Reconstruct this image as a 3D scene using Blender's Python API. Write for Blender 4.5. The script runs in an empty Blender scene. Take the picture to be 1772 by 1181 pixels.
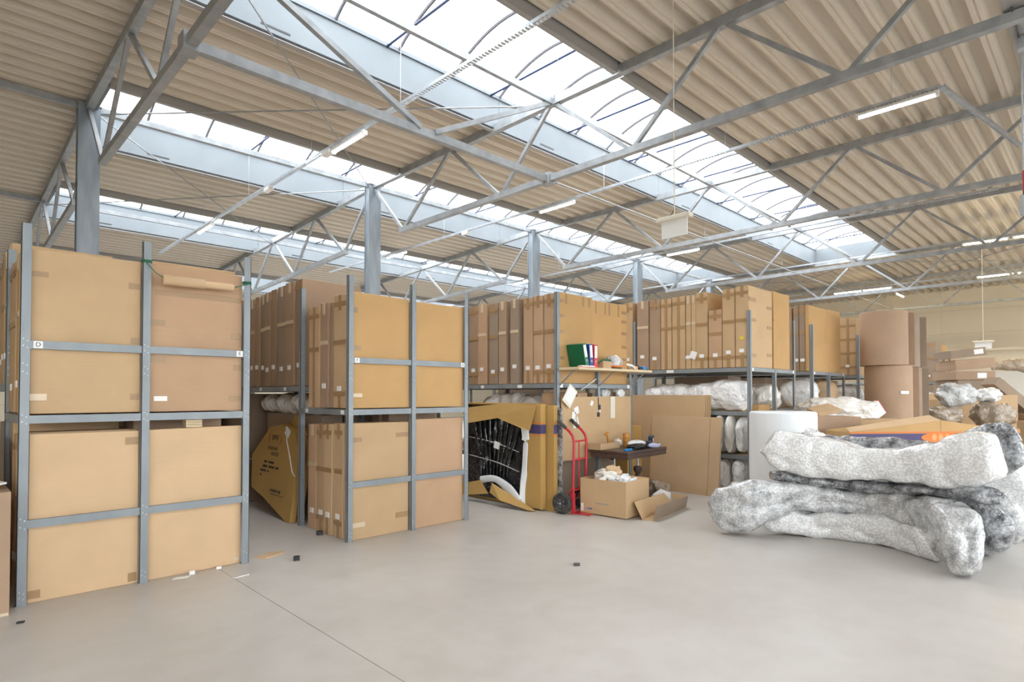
import bpy, bmesh, math, random
from mathutils import Vector, Matrix, noise, Euler
random.seed(7)
S = bpy.context.scene
COL = S.collection
R = math.radians

# ------------------------------------------------------------------ camera, sky, exposure
cam_d = bpy.data.cameras.new('camera')
cam_d.sensor_fit = 'HORIZONTAL'; cam_d.sensor_width = 36.0
cam_d.lens = 1025.6 / 1772 * 36.0
cam_d.shift_y = (661.4 - 590.5) / 1772
cam_d.clip_start = 0.05; cam_d.clip_end = 300
cam = bpy.data.objects.new('camera', cam_d); COL.objects.link(cam)
cam.location = (0, 0, 1.55)
cam.rotation_euler = (R(90 + 1.15), 0, R(45.56 - 90))
S.camera = cam

world = bpy.data.worlds.new('overcast_sky'); S.world = world
world.use_nodes = True
wb = world.node_tree.nodes['Background']
wb.inputs[0].default_value = (0.93, 0.965, 1.0, 1)
wb.inputs[1].default_value = 4.0
S.view_settings.view_transform = 'Standard'
S.view_settings.look = 'None'
S.view_settings.gamma = 1.0
S.view_settings.use_curve_mapping = False
S.view_settings.exposure = 1.1
try:
    S.cycles.diffuse_bounces = 6
except Exception:
    pass

# building grid (metres): trusses stand every TX along X, skylights run along X
TX = [1.84 + 5.47 * k for k in range(-2, 7)]          # truss lines, wall at the last
WALLX = TX[-1]
YC = 12.1                                              # column row
SKY = [(6.53, 1.95, 23.7), (12.3, 1.95, 23.7), (17.75, 1.95, 23.7), (-4.9, -8.0, 33.5), (-10.4, -8.0, 33.5), (23.7, 1.95, 23.7)]  # last three are out of view, added to bring in more daylight
HALF = 1.35
XMIN, YMIN, YMAX = -9.1, -13.0, 31.0
def roof_z(y):                                         # level of the truss top chord's axis
    return 6.40 - 0.045 * max(0.0, y - YC)
for (yc, xa, xb) in SKY:                               # portals guide the daylight through the skylight openings, added ones included
    ld = bpy.data.lights.new('skylight_portal', 'AREA'); ld.shape = 'RECTANGLE'
    ld.size = xb - xa; ld.size_y = 2 * HALF
    ld.cycles.is_portal = True
    lo = bpy.data.objects.new('skylight_portal', ld); COL.objects.link(lo)
    lo.location = ((xa + xb) / 2, yc, roof_z(yc) + 0.6)

# ------------------------------------------------------------------ materials
def mat(name, col, rough=0.6, metal=0.0, spec=0.5):
    m = bpy.data.materials.new(name); m.use_nodes = True
    b = m.node_tree.nodes['Principled BSDF']
    b.inputs['Base Color'].default_value = (*col, 1)
    b.inputs['Roughness'].default_value = rough
    b.inputs['Metallic'].default_value = metal
    b.inputs['Specular IOR Level'].default_value = spec
    return m
def nodes(m):
    return m.node_tree.nodes, m.node_tree.links, m.node_tree.nodes['Principled BSDF']
def noisy(m, c1, c2, scale=4.0, detail=4.0, stretch=(1, 1, 1), lo=0.3, hi=0.7, vary=0.0):
    n, l, b = nodes(m)
    tc = n.new('ShaderNodeTexCoord'); mp = n.new('ShaderNodeMapping')
    mp.inputs['Scale'].default_value = stretch
    l.new(tc.outputs['Object'], mp.inputs[0])
    nz = n.new('ShaderNodeTexNoise'); nz.inputs['Scale'].default_value = scale; nz.inputs['Detail'].default_value = detail
    l.new(mp.outputs[0], nz.inputs['Vector'])
    cr = n.new('ShaderNodeValToRGB')
    cr.color_ramp.elements[0].position = lo; cr.color_ramp.elements[0].color = (*c1, 1)
    cr.color_ramp.elements[1].position = hi; cr.color_ramp.elements[1].color = (*c2, 1)
    l.new(nz.outputs[0], cr.inputs[0])
    out = cr.outputs[0]
    if vary:
        oi = n.new('ShaderNodeObjectInfo'); hs = n.new('ShaderNodeHueSaturation')
        mr = n.new('ShaderNodeMapRange'); mr.inputs['To Min'].default_value = 1 - vary; mr.inputs['To Max'].default_value = 1 + vary
        l.new(oi.outputs['Random'], mr.inputs[0]); l.new(mr.outputs[0], hs.inputs['Value'])
        l.new(out, hs.inputs['Color']); out = hs.outputs[0]
    l.new(out, b.inputs['Base Color'])
    return nz, mp, cr
def bump(m, src, strength=0.3, dist=0.01):
    n, l, b = nodes(m)
    bp = n.new('ShaderNodeBump'); bp.inputs['Strength'].default_value = strength; bp.inputs['Distance'].default_value = dist
    l.new(src, bp.inputs['Height']); l.new(bp.outputs[0], b.inputs['Normal'])
    return bp

def cardboard(name, col, vary=0.06):
    m = mat(name, col, 0.75, 0, 0.25)
    d = tuple(c * 0.93 for c in col); br = tuple(min(1, c * 1.05) for c in col)
    noisy(m, d, br, 2.5, 5, (1, 1, 1), 0.3, 0.7, vary)
    n, l, b = nodes(m)
    tc = n.new('ShaderNodeTexCoord'); mp = n.new('ShaderNodeMapping'); mp.inputs['Scale'].default_value = (1.2, 1.2, 26)
    l.new(tc.outputs['Object'], mp.inputs[0])
    nz = n.new('ShaderNodeTexNoise'); nz.inputs['Scale'].default_value = 3; nz.inputs['Detail'].default_value = 3
    l.new(mp.outputs[0], nz.inputs['Vector'])
    bump(m, nz.outputs[0], 0.12, 0.01)
    return m
M = {}
M['kraft'] = cardboard('kraft_cardboard', (0.545, 0.375, 0.215))
M['kraft_pale'] = cardboard('pale_kraft_cardboard', (0.60, 0.42, 0.255))
M['kraft_pink'] = cardboard('pinkish_kraft_cardboard', (0.53, 0.345, 0.215))
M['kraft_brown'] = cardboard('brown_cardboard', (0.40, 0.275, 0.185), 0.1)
M['kraft_yellow'] = cardboard('golden_cardboard', (0.55, 0.34, 0.15), 0.05)
M['kraft_ochre'] = cardboard('ochre_cardboard', (0.50, 0.31, 0.105), 0.04)
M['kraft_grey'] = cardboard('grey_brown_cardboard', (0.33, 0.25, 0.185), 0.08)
M['tape'] = mat('brown_packing_tape', (0.36, 0.22, 0.105), 0.35)
M['tape_clear'] = mat('clear_packing_tape', (0.66, 0.52, 0.36), 0.15)
M['paper'] = mat('white_paper', (0.85, 0.84, 0.82), 0.6)
M['ink'] = mat('black_ink', (0.03, 0.028, 0.03), 0.6)
M['ink_grey'] = mat('grey_ink', (0.36, 0.30, 0.24), 0.7)
M['red_ink'] = mat('red_ink', (0.55, 0.03, 0.03), 0.6)
M['purple'] = mat('purple_print', (0.075, 0.06, 0.16), 0.6)
M['orange'] = mat('orange_print', (0.72, 0.20, 0.04), 0.6)
M['orange_lt'] = mat('light_orange_print', (0.8, 0.38, 0.14), 0.6)

M['galv'] = mat('galvanised_steel', (0.50, 0.535, 0.575), 0.42, 0.55)
noisy(M['galv'], (0.43, 0.47, 0.515), (0.57, 0.60, 0.635), 9, 4, (1, 1, 0.4))
M['galv_roof'] = mat('galvanised_roof_steel', (0.33, 0.345, 0.36), 0.5, 0.25)
noisy(M['galv_roof'], (0.27, 0.285, 0.30), (0.38, 0.395, 0.41), 6, 5, (1, 1, 1))
M['column'] = mat('galvanised_column_steel', (0.25, 0.29, 0.33), 0.5, 0.25)
noisy(M['column'], (0.17, 0.205, 0.24), (0.32, 0.36, 0.40), 2.0, 5, (3, 3, 0.6))
M['rack'] = mat('grey_rack_steel', (0.255, 0.28, 0.30), 0.45, 0.2)
noisy(M['rack'], (0.225, 0.252, 0.272), (0.285, 0.31, 0.33), 5, 4, (1, 1, 0.5))
M['purlin'] = mat('purlin_steel', (0.34, 0.33, 0.32), 0.55, 0.3)
M['deck'] = mat('cream_deck_sheet', (0.60, 0.54, 0.455), 0.55, 0.0, 0.3)
noisy(M['deck'], (0.59, 0.53, 0.445), (0.615, 0.555, 0.47), 0.5, 2, (1, 1, 1))
M['curb'] = mat('galvanised_upstand', (0.135, 0.155, 0.175), 0.6, 0.0, 0.3)
noisy(M['curb'], (0.165, 0.185, 0.20), (0.195, 0.215, 0.23), 1.2, 4)
M['alu'] = mat('aluminium_bar', (0.15, 0.15, 0.165), 0.55, 0.0, 0.3)
M['bluebar'] = mat('blue_tie_bar', (0.03, 0.045, 0.11), 0.45, 0.3)
M['black'] = mat('black_plastic', (0.012, 0.012, 0.013), 0.45)
M['rubber'] = mat('black_rubber', (0.03, 0.03, 0.032), 0.8)
noisy(M['rubber'], (0.02, 0.02, 0.022), (0.09, 0.085, 0.08), 14, 4)
M['dark'] = mat('dark_steel', (0.08, 0.08, 0.085), 0.5, 0.4)
M['red'] = mat('red_paint', (0.55, 0.025, 0.04), 0.35)
M['wood'] = mat('chipboard', (0.60, 0.46, 0.30), 0.7)
noisy(M['wood'], (0.52, 0.39, 0.25), (0.68, 0.54, 0.37), 30, 4)
M['pine'] = mat('light_timber', (0.68, 0.54, 0.34), 0.65)
noisy(M['pine'], (0.60, 0.46, 0.28), (0.74, 0.60, 0.40), 6, 4, (1, 1, 8))
M['darkwood'] = mat('dark_brown_wood', (0.075, 0.045, 0.036), 0.35)
noisy(M['darkwood'], (0.06, 0.035, 0.03), (0.11, 0.07, 0.055), 6, 5, (1, 6, 6))
M['white'] = mat('white_plastic', (0.82, 0.82, 0.80), 0.4)
M['cream'] = mat('cream_plastic', (0.74, 0.69, 0.58), 0.5)
M['wall'] = mat('cream_wall_panel', (0.86, 0.77, 0.61), 0.6)
M['wall_white'] = mat('white_wall_panel', (0.85, 0.83, 0.78), 0.6)
M['green'] = mat('green_cover', (0.0, 0.125, 0.05), 0.4)
M['blue'] = mat('blue_cover', (0.012, 0.045, 0.24), 0.4)
M['redbook'] = mat('red_cover', (0.60, 0.02, 0.025), 0.4)
M['cyan'] = mat('bright_blue_plastic', (0.02, 0.22, 0.55), 0.4)
M['navy'] = mat('navy_paint', (0.018, 0.03, 0.065), 0.35)
M['ltblue'] = mat('pale_blue_cloth', (0.42, 0.45, 0.62), 0.8)
M['amber'] = mat('amber_tape_roll', (0.62, 0.28, 0.06), 0.25)
M['twine'] = mat('green_twine', (0.03, 0.14, 0.07), 0.8)
M['yellowdot'] = mat('yellow_sticker', (0.75, 0.65, 0.05), 0.6)

# concrete
M['concrete'] = mat('polished_concrete', (0.5, 0.48, 0.455), 0.35, 0, 0.5)
nz, mp, cr = noisy(M['concrete'], (0.485, 0.455, 0.42), (0.57, 0.54, 0.505), 0.7, 9, (1, 1, 1), 0.3, 0.72)
def concrete_detail():
    m = M['concrete']; n, l, b = nodes(m)
    tc = n.new('ShaderNodeTexCoord')
    n2 = n.new('ShaderNodeTexNoise'); n2.inputs['Scale'].default_value = 5; n2.inputs['Detail'].default_value = 8
    l.new(tc.outputs['Object'], n2.inputs['Vector'])
    mr = n.new('ShaderNodeMapRange'); mr.inputs['To Min'].default_value = 0.26; mr.inputs['To Max'].default_value = 0.5
    l.new(n2.outputs[0], mr.inputs[0]); l.new(mr.outputs[0], b.inputs['Roughness'])
    mx = n.new('ShaderNodeMixRGB'); mx.blend_type = 'MULTIPLY'; mx.inputs[0].default_value = 1
    vr = n.new('ShaderNodeValToRGB'); vr.color_ramp.elements[0].position = 0.33; vr.color_ramp.elements[0].color = (0.93, 0.92, 0.91, 1)
    vr.color_ramp.elements[1].position = 0.6; vr.color_ramp.elements[1].color = (1, 1, 1, 1)
    l.new(n2.outputs[0], vr.inputs[0])
    old = b.inputs['Base Color'].links[0].from_socket
    l.new(old, mx.inputs[1]); l.new(vr.outputs[0], mx.inputs[2]); l.new(mx.outputs[0], b.inputs['Base Color'])
concrete_detail()

# skylight glazing: a clear polycarbonate sheet, daylight passes straight through
def glazing():
    m = bpy.data.materials.new('polycarbonate_glazing'); m.use_nodes = True
    n, l = m.node_tree.nodes, m.node_tree.links
    for x in list(n): n.remove(x)
    out = n.new('ShaderNodeOutputMaterial'); tr = n.new('ShaderNodeBsdfTransparent'); tr.inputs[0].default_value = (0.93, 0.95, 0.96, 1)
    gl = n.new('ShaderNodeBsdfGlossy'); gl.inputs['Roughness'].default_value = 0.15; gl.inputs[0].default_value = (0.9, 0.95, 1, 1)
    mx = n.new('ShaderNodeMixShader'); mx.inputs[0].default_value = 0.04
    l.new(tr.outputs[0], mx.inputs[1]); l.new(gl.outputs[0], mx.inputs[2]); l.new(mx.outputs[0], out.inputs[0])
    return m
M['glazing'] = glazing()
def emit(name, col, st):
    m = bpy.data.materials.new(name); m.use_nodes = True
    b = m.node_tree.nodes['Principled BSDF']
    b.inputs['Base Color'].default_value = (*col, 1)
    b.inputs['Emission Color'].default_value = (*col, 1); b.inputs['Emission Strength'].default_value = st
    return m
M['lamp'] = emit('lit_led_tube', (1.0, 0.97, 0.92), 18)
M['lamp_warm'] = emit('lit_warm_tube', (1.0, 0.80, 0.48), 55)

# bubble wrap and plastic film
def bubble(name, c1, c2, cells=50, lo=0.3, hi=0.7, rough=0.22, st=1.0):
    m = mat(name, c1, rough, 0, 0.5)
    n, l, b = nodes(m)
    nz, mp, cr = noisy(m, c1, c2, 8, 9, (1, 1, 1), lo, hi)
    nz.inputs['Roughness'].default_value = 0.75
    tc = n.new('ShaderNodeTexCoord'); vo = n.new('ShaderNodeTexVoronoi'); vo.inputs['Scale'].default_value = cells
    l.new(tc.outputs['Object'], vo.inputs['Vector'])
    n3 = n.new('ShaderNodeTexNoise'); n3.inputs['Scale'].default_value = 13; n3.inputs['Detail'].default_value = 7; n3.inputs['Distortion'].default_value = 0.6
    l.new(tc.outputs['Object'], n3.inputs['Vector'])
    mt = n.new('ShaderNodeMath'); mt.operation = 'MULTIPLY_ADD'; mt.inputs[1].default_value = -0.9
    sq = n.new('ShaderNodeMath'); sq.operation = 'POWER'; sq.inputs[1].default_value = 2.0; l.new(vo.outputs['Distance'], sq.inputs[0])
    n4 = n.new('ShaderNodeMath'); n4.operation = 'MULTIPLY'; n4.inputs[1].default_value = 0.55; l.new(n3.outputs[0], n4.inputs[0])
    l.new(sq.outputs[0], mt.inputs[0]); l.new(n4.outputs[0], mt.inputs[2])
    bump(m, mt.outputs[0], st, 0.016)
    # the film between the air cells lets the wrapped part show, the cells themselves look milky
    mx = n.new('ShaderNodeMixRGB'); mx.blend_type = 'MULTIPLY'; mx.inputs[0].default_value = 0.75
    vr = n.new('ShaderNodeValToRGB'); vr.color_ramp.elements[0].position = 0.25; vr.color_ramp.elements[0].color = (1, 1, 1, 1)
    vr.color_ramp.elements[1].position = 0.62; vr.color_ramp.elements[1].color = (0.68, 0.68, 0.69, 1)
    l.new(vo.outputs['Distance'], vr.inputs[0])
    old = b.inputs['Base Color'].links[0].from_socket
    l.new(old, mx.inputs[1]); l.new(vr.outputs[0], mx.inputs[2]); l.new(mx.outputs[0], b.inputs['Base Color'])
    b.inputs['Coat Weight'].default_value = 0.8; b.inputs['Coat Roughness'].default_value = 0.1
    return m
M['bub_white'] = bubble('white_bubble_wrap', (0.84, 0.84, 0.84), (0.95, 0.945, 0.94), 46, 0.3, 0.62, 0.12, 0.42)
M['bub_grey'] = bubble('clear_bubble_wrap_over_grey', (0.27, 0.275, 0.285), (0.86, 0.86, 0.86), 46, 0.34, 0.64, 0.12, 0.42)
M['bub_dark'] = bubble('clear_bubble_wrap_over_black', (0.06, 0.062, 0.07), (0.70, 0.71, 0.73), 46, 0.40, 0.68, 0.12, 0.5)
def film(name, c1, c2, rough=0.14, st=0.5):
    """creased plastic film: facets from two cell patterns on warped coordinates"""
    m = mat(name, c1, rough, 0, 0.6)
    n, l, b = nodes(m)
    noisy(m, c1, c2, 4, 5, (1, 1, 1), 0.35, 0.65)
    tc = n.new('ShaderNodeTexCoord'); n3 = n.new('ShaderNodeTexNoise'); n3.inputs['Scale'].default_value = 3; n3.inputs['Detail'].default_value = 3
    l.new(tc.outputs['Object'], n3.inputs['Vector'])
    ad = n.new('ShaderNodeMixRGB'); ad.blend_type = 'ADD'; ad.inputs[0].default_value = 0.35
    l.new(tc.outputs['Object'], ad.inputs[1]); l.new(n3.outputs['Color'], ad.inputs[2])
    v1 = n.new('ShaderNodeTexVoronoi'); v1.inputs['Scale'].default_value = 5; v2 = n.new('ShaderNodeTexVoronoi'); v2.inputs['Scale'].default_value = 14
    l.new(ad.outputs[0], v1.inputs['Vector']); l.new(ad.outputs[0], v2.inputs['Vector'])
    mt = n.new('ShaderNodeMath'); mt.operation = 'MULTIPLY_ADD'; mt.inputs[1].default_value = 0.4
    l.new(v2.outputs['Distance'], mt.inputs[0]); l.new(v1.outputs['Distance'], mt.inputs[2])
    bump(m, mt.outputs[0], st, 0.09)
    b.inputs['Coat Weight'].default_value = 0.5; b.inputs['Coat Roughness'].default_value = 0.08
    return m
M['film_white'] = film('white_plastic_film', (0.80, 0.80, 0.80), (0.90, 0.90, 0.90))
M['film_warm'] = film('milky_plastic_film', (0.78, 0.735, 0.675), (0.88, 0.85, 0.80))
M['film_grey'] = film('grey_plastic_film', (0.40, 0.40, 0.395), (0.62, 0.62, 0.61))
M['film_brown'] = film('brown_wrapped_film', (0.28, 0.21, 0.145), (0.44, 0.35, 0.26))
M['film_dark'] = film('black_parts_in_film', (0.006, 0.006, 0.007), (0.03, 0.03, 0.033), 0.2, 0.5)
M['foam'] = mat('white_foam_sheet', (0.80, 0.83, 0.86), 0.55)
noisy(M['foam'], (0.82, 0.85, 0.88), (0.88, 0.90, 0.92), 1.5, 3, (4, 4, 0.4))

# ------------------------------------------------------------------ mesh helpers
class MB:
    def __init__(s): s.v = []; s.f = []; s.m = []
    def face(s, idx, m=0): s.f.append(idx); s.m.append(m)
    def box(s, x0, x1, y0, y1, z0, z1, m=0):
        b = len(s.v)
        s.v += [(x0,y0,z0),(x1,y0,z0),(x1,y1,z0),(x0,y1,z0),(x0,y0,z1),(x1,y0,z1),(x1,y1,z1),(x0,y1,z1)]
        for q in ((0,3,2,1),(4,5,6,7),(0,1,5,4),(1,2,6,5),(2,3,7,6),(3,0,4,7)): s.face(tuple(b+i for i in q), m)
        return s
    def obox(s, mtx, sx, sy, sz, m=0):
        b = len(s.v); s.box(-sx/2, sx/2, -sy/2, sy/2, -sz/2, sz/2, m)
        for i in range(b, len(s.v)): s.v[i] = tuple(mtx @ Vector(s.v[i]))
        return s
    def bar(s, p, q, w, h, up=(0,0,1), m=0):
        p = Vector(p); q = Vector(q); d = (q-p).normalized(); u = Vector(up)
        if abs(d.dot(u)) > 0.99: u = Vector((1,0,0))
        r = d.cross(u).normalized(); u = r.cross(d)
        b = len(s.v)
        for c in (p, q):
            for a, e in ((-1,-1),(1,-1),(1,1),(-1,1)): s.v.append(tuple(c + r*(a*w/2) + u*(e*h/2)))
        for i in range(4): s.face((b+i, b+(i+1)%4, b+4+(i+1)%4, b+4+i), m)
        s.face((b+3,b+2,b+1,b), m); s.face((b+4,b+5,b+6,b+7), m)
        return s
    def tube(s, pts, r, n=8, m=0, cap=True):
        pts = [Vector(p) for p in pts]; rs = r if isinstance(r, (list, tuple)) else [r]*len(pts)
        b = len(s.v); prev = None
        for i, p in enumerate(pts):
            d = (pts[min(i+1,len(pts)-1)] - pts[max(i-1,0)]).normalized()
            if prev is None:
                u = Vector((0,0,1)) if abs(d.z) < 0.95 else Vector((1,0,0))
            else: u = prev
            x = d.cross(u).normalized(); u = x.cross(d).normalized(); prev = u
            for k in range(n):
                a = 2*math.pi*k/n; s.v.append(tuple(p + x*(math.cos(a)*rs[i]) + u*(math.sin(a)*rs[i])))
        for i in range(len(pts)-1):
            for k in range(n):
                s.face((b+i*n+k, b+i*n+(k+1)%n, b+(i+1)*n+(k+1)%n, b+(i+1)*n+k), m)
        if cap:
            s.face(tuple(b+k for k in reversed(range(n))), m); s.face(tuple(b+(len(pts)-1)*n+k for k in range(n)), m)
        return s
    def prism(s, pts, ext, m=0):
        b = len(s.v); n = len(pts); e = Vector(ext)
        s.v += [tuple(p) for p in pts]; s.v += [tuple(Vector(p)+e) for p in pts]
        s.face(tuple(b+i for i in reversed(range(n))), m); s.face(tuple(b+n+i for i in range(n)), m)
        for i in range(n): s.face((b+i, b+(i+1)%n, b+n+(i+1)%n, b+n+i), m)
        return s
    def lathe(s, prof, c=(0,0,0), n=20, m=0, axis='z'):
        b = len(s.v)
        for (r, z) in prof:
            for k in range(n):
                a = 2*math.pi*k/n
                if axis == 'z': s.v.append((c[0]+r*math.cos(a), c[1]+r*math.sin(a), c[2]+z))
                elif axis == 'x': s.v.append((c[0]+z, c[1]+r*math.cos(a), c[2]+r*math.sin(a)))
                else: s.v.append((c[0]+r*math.cos(a), c[1]+z, c[2]+r*math.sin(a)))
        for i in range(len(prof)-1):
            for k in range(n): s.face((b+i*n+k, b+i*n+(k+1)%n, b+(i+1)*n+(k+1)%n, b+(i+1)*n+k), m)
        s.face(tuple(b+k for k in reversed(range(n))), m); s.face(tuple(b+(len(prof)-1)*n+k for k in range(n)), m)
        return s
    def build(s, name, mats, parent=None, smooth=False, bevel=0.0, kind=None):
        me = bpy.data.meshes.new(name); me.from_pydata(s.v, [], s.f)
        mats = mats if isinstance(mats, (list, tuple)) else [mats]
        for x in mats: me.materials.append(M[x] if isinstance(x, str) else x)
        for p, k in zip(me.polygons, s.m): p.material_index = k
        bm = bmesh.new(); bm.from_mesh(me)
        bmesh.ops.recalc_face_normals(bm, faces=bm.faces)
        if bevel: bmesh.ops.bevel(bm, geom=list(bm.edges), offset=bevel, segments=1, affect='EDGES', clamp_overlap=True)
        bm.to_mesh(me); bm.free()
        if smooth:
            for p in me.polygons: p.use_smooth = True
            try: me.set_sharp_from_angle(angle=R(40))
            except Exception: pass
        o = bpy.data.objects.new(name, me); COL.objects.link(o)
        if parent is not None: o.parent = parent
        if kind: o['kind'] = kind
        return o
def tag(o, label=None, cat=None, group=None, kind=None):
    if label: o['label'] = label
    if cat: o['category'] = cat
    if group: o['group'] = group
    if kind: o['kind'] = kind
    return o
def thing(name, label, cat, loc=(0,0,0), rotz=0.0, group=None, kind=None, rot=None):
    o = bpy.data.objects.new(name, None); COL.objects.link(o); o.empty_display_size = 0.1
    o.location = loc; o.rotation_euler = rot if rot else (0,0,rotz)
    return tag(o, label, cat, group, kind)
def text(body, size, loc, rot, material, parent, name='lettering', align='CENTER', sx=1.0):
    c = bpy.data.curves.new(name, 'FONT'); c.body = body; c.size = size; c.align_x = align; c.align_y = 'CENTER'; c.extrude = 0.0005
    c.materials.append(M[material])
    tmp = bpy.data.objects.new(name, c); me = bpy.data.meshes.new_from_object(tmp); bpy.data.objects.remove(tmp)
    o = bpy.data.objects.new(name, me); COL.objects.link(o); o.parent = parent; o.location = loc; o.rotation_euler = rot; o.scale = (sx, 1, 1)
    return o
FRONT = (R(90), 0, 0)          # text on a face looking to -Y
SIDE = (R(90), 0, R(-90))      # text on a face looking to -X

# ------------------------------------------------------------------ floor
fl = thing('floor', None, None, kind='structure')
joints_x = [XMIN] + [x for x in TX if x > XMIN + 1 and x < WALLX - 1] + [WALLX]
joints_y = [YMIN, -4.4, 6.6, 12.1, 17.6, 23.1, YMAX]
for i in range(len(joints_x)-1):
    for j in range(len(joints_y)-1):
        g = 0.0025
        MB().box(joints_x[i]+g, joints_x[i+1]-g, joints_y[j]+g, joints_y[j+1]-g, -0.15, 0).build('concrete_slab', 'concrete', fl)
MB().box(XMIN-0.3, WALLX+0.3, YMIN-0.3, YMAX+0.3, -0.3, -0.008).build('joint_filler', mat('joint_filler', (0.38, 0.365, 0.345), 0.9), fl)

# ------------------------------------------------------------------ ceiling deck (trapezoidal sheets, ribs along X)
ce = thing('ceiling', None, None, kind='structure')
PITCH, DEPTH = 0.32, 0.125
def deck(xa, xb, ya, yb):
    n = max(1, round((yb-ya)/PITCH)); p = (yb-ya)/n
    b = MB(); prof = []
    for k in range(n):
        y = ya + k*p
        for (f, h) in ((0.0, DEPTH), (0.38, DEPTH), (0.50, 0.0), (0.63, 0.0), (0.66, 0.014), (0.72, 0.014), (0.75, 0.0), (0.88, 0.0)):
            prof.append((y + f*p, h))
    prof.append((yb, DEPTH))
    for x in (xa, xb):
        for (y, h) in prof: b.v.append((x, y, roof_z(y) + 0.07 + h))
    m = len(prof)
    for i in range(m-1): b.face((i, i+1, m+i+1, m+i))
    base = len(b.v)
    for x in (xa, xb):
        for y in (ya, yb): b.v.append((x, y, roof_z(y) + 0.07 + DEPTH + 0.25))
    b.face((base, base+1, base+3, base+2))
    return b.build('roof_deck_sheet', 'deck', ce)
bands = []
ys = sorted(SKY, key=lambda s: s[0]); y = YMIN
for (yc, xa, xb) in ys:
    bands.append((y, yc-HALF-0.06)); y = yc+HALF+0.06
bands.append((y, YMAX))
for (a, b_) in bands:
    brk = sorted(set([a, b_] + ([YC] if a < YC < b_ else [])))
    for i in range(len(brk)-1):
        for k in range(len(TX)-1):
            deck(TX[k] if k else XMIN, TX[k+1], brk[i], brk[i+1])
for (yc, xa, xb) in SKY:
    for (u, v) in ((XMIN, xa), (xb, WALLX)): deck(u, v, yc-HALF-0.06, yc+HALF+0.06)

# ------------------------------------------------------------------ skylights, the last three unseen and added for light
for wi, (yc, xa, xb) in enumerate(SKY):
    w = thing('window_%d' % (wi+1), None, None, (0,0,0), kind='structure')
    zn, zf = roof_z(yc-HALF), roof_z(yc+HALF)
    ctop = roof_z(yc) + 0.58
    n_pan = 20; px = (xb-xa)/n_pan
    # upstands, in sheets of about 5.4 m
    for side, yy, zz in ((-1, yc-HALF, zn), (1, yc+HALF, zf)):
        for k in range(4):
            u, v = xa+(xb-xa)*k/4+0.004, xa+(xb-xa)*(k+1)/4-0.004
            bm_ = MB(); bm_.box(u, v, yy, yy+side*0.05, zz+0.02, ctop)
            bm_.box(u, v, yy-side*0.012, yy+side*0.02, zz+0.0, zz+0.17)
            bm_.box(u, v, yy-side*0.03, yy+side*0.05, ctop-0.03, ctop+0.03)
            bm_.build('upstand_sheet', 'curb', w)
            if side == 1 or wi > 2:
                MB().box(u+1.1, u+1.5, yy-side*0.014, yy-side*0.018, zz+0.06, zz+0.085).build('vent_slot', 'black', w)
    for xx, s_ in ((xa, -1), (xb, 1)):
        MB().box(min(xx, xx+s_*0.05), max(xx, xx+s_*0.05), yc-HALF-0.05, yc+HALF+0.05, min(zn, zf)+0.02, ctop).build('end_upstand', 'curb', w)
    rise = 0.42; NA = 14
    def arc(t): return (yc - HALF + 2*HALF*t, ctop + rise*math.sin(math.pi*t)**0.85)
    ar = MB().tube([(0, *arc(k/NA)) for k in range(NA+1)], 0.028, 6).build('glazing_bar', 'alu', w, True)
    ar.location.x = xa
    pn = MB()
    for k in range(NA+1):
        a = arc(k/NA); pn.v += [(0.0, a[0], a[1]+0.022), (px, a[0], a[1]+0.022)]
    for k in range(NA): pn.face((2*k, 2*k+1, 2*k+3, 2*k+2))
    p0 = pn.build('pane', 'glazing', w, True); p0.location.x = xa
    td = MB().tube([(0, yc-HALF, ctop-0.02), (0, yc+HALF, ctop-0.02)], 0.02, 6).build('tie_bar', 'bluebar', w)
    td.location.x = xa + px*0.8
    for k in range(1, n_pan+1):
        c = ar.copy(); COL.objects.link(c); c.location.x = xa+k*px
        if k < n_pan: c = p0.copy(); COL.objects.link(c); c.location.x = xa+k*px
        if k % 2 == 0 and k < n_pan: c = td.copy(); COL.objects.link(c); c.location.x = xa+(k+0.8)*px
    for xx in (xa, xb):
        e = MB(); m_ = [(xx, *arc(k/NA)) for k in range(NA+1)]
        e.v += m_; e.face(tuple(range(len(m_)))); e.build('end_pane', 'glazing', w)
        MB().bar((xx, yc, ctop), (xx, yc, ctop+rise), 0.03, 0.03).build('end_mullion', 'alu', w)
    # edge purlins carrying the deck along the opening
    for side, yy, zz in ((-1, yc-HALF-0.02, zn), (1, yc+HALF+0.02, zf)):
        for k in range(len(TX)-1):
            u, v = max(TX[k], xa-0.1)+0.08, min(TX[k+1], xb+0.1)-0.08
            if v - u < 0.5: continue
            pb = MB(); y2 = yy+side*0.03
            pb.box(u, v, min(y2, y2+side*0.006), max(y2, y2+side*0.006), zz-0.06, zz+0.19)
            pb.box(u, v, min(y2, y2-side*0.085), max(y2, y2-side*0.085), zz-0.066, zz-0.058)
            pb.build('edge_purlin', 'purlin', w)

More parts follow.
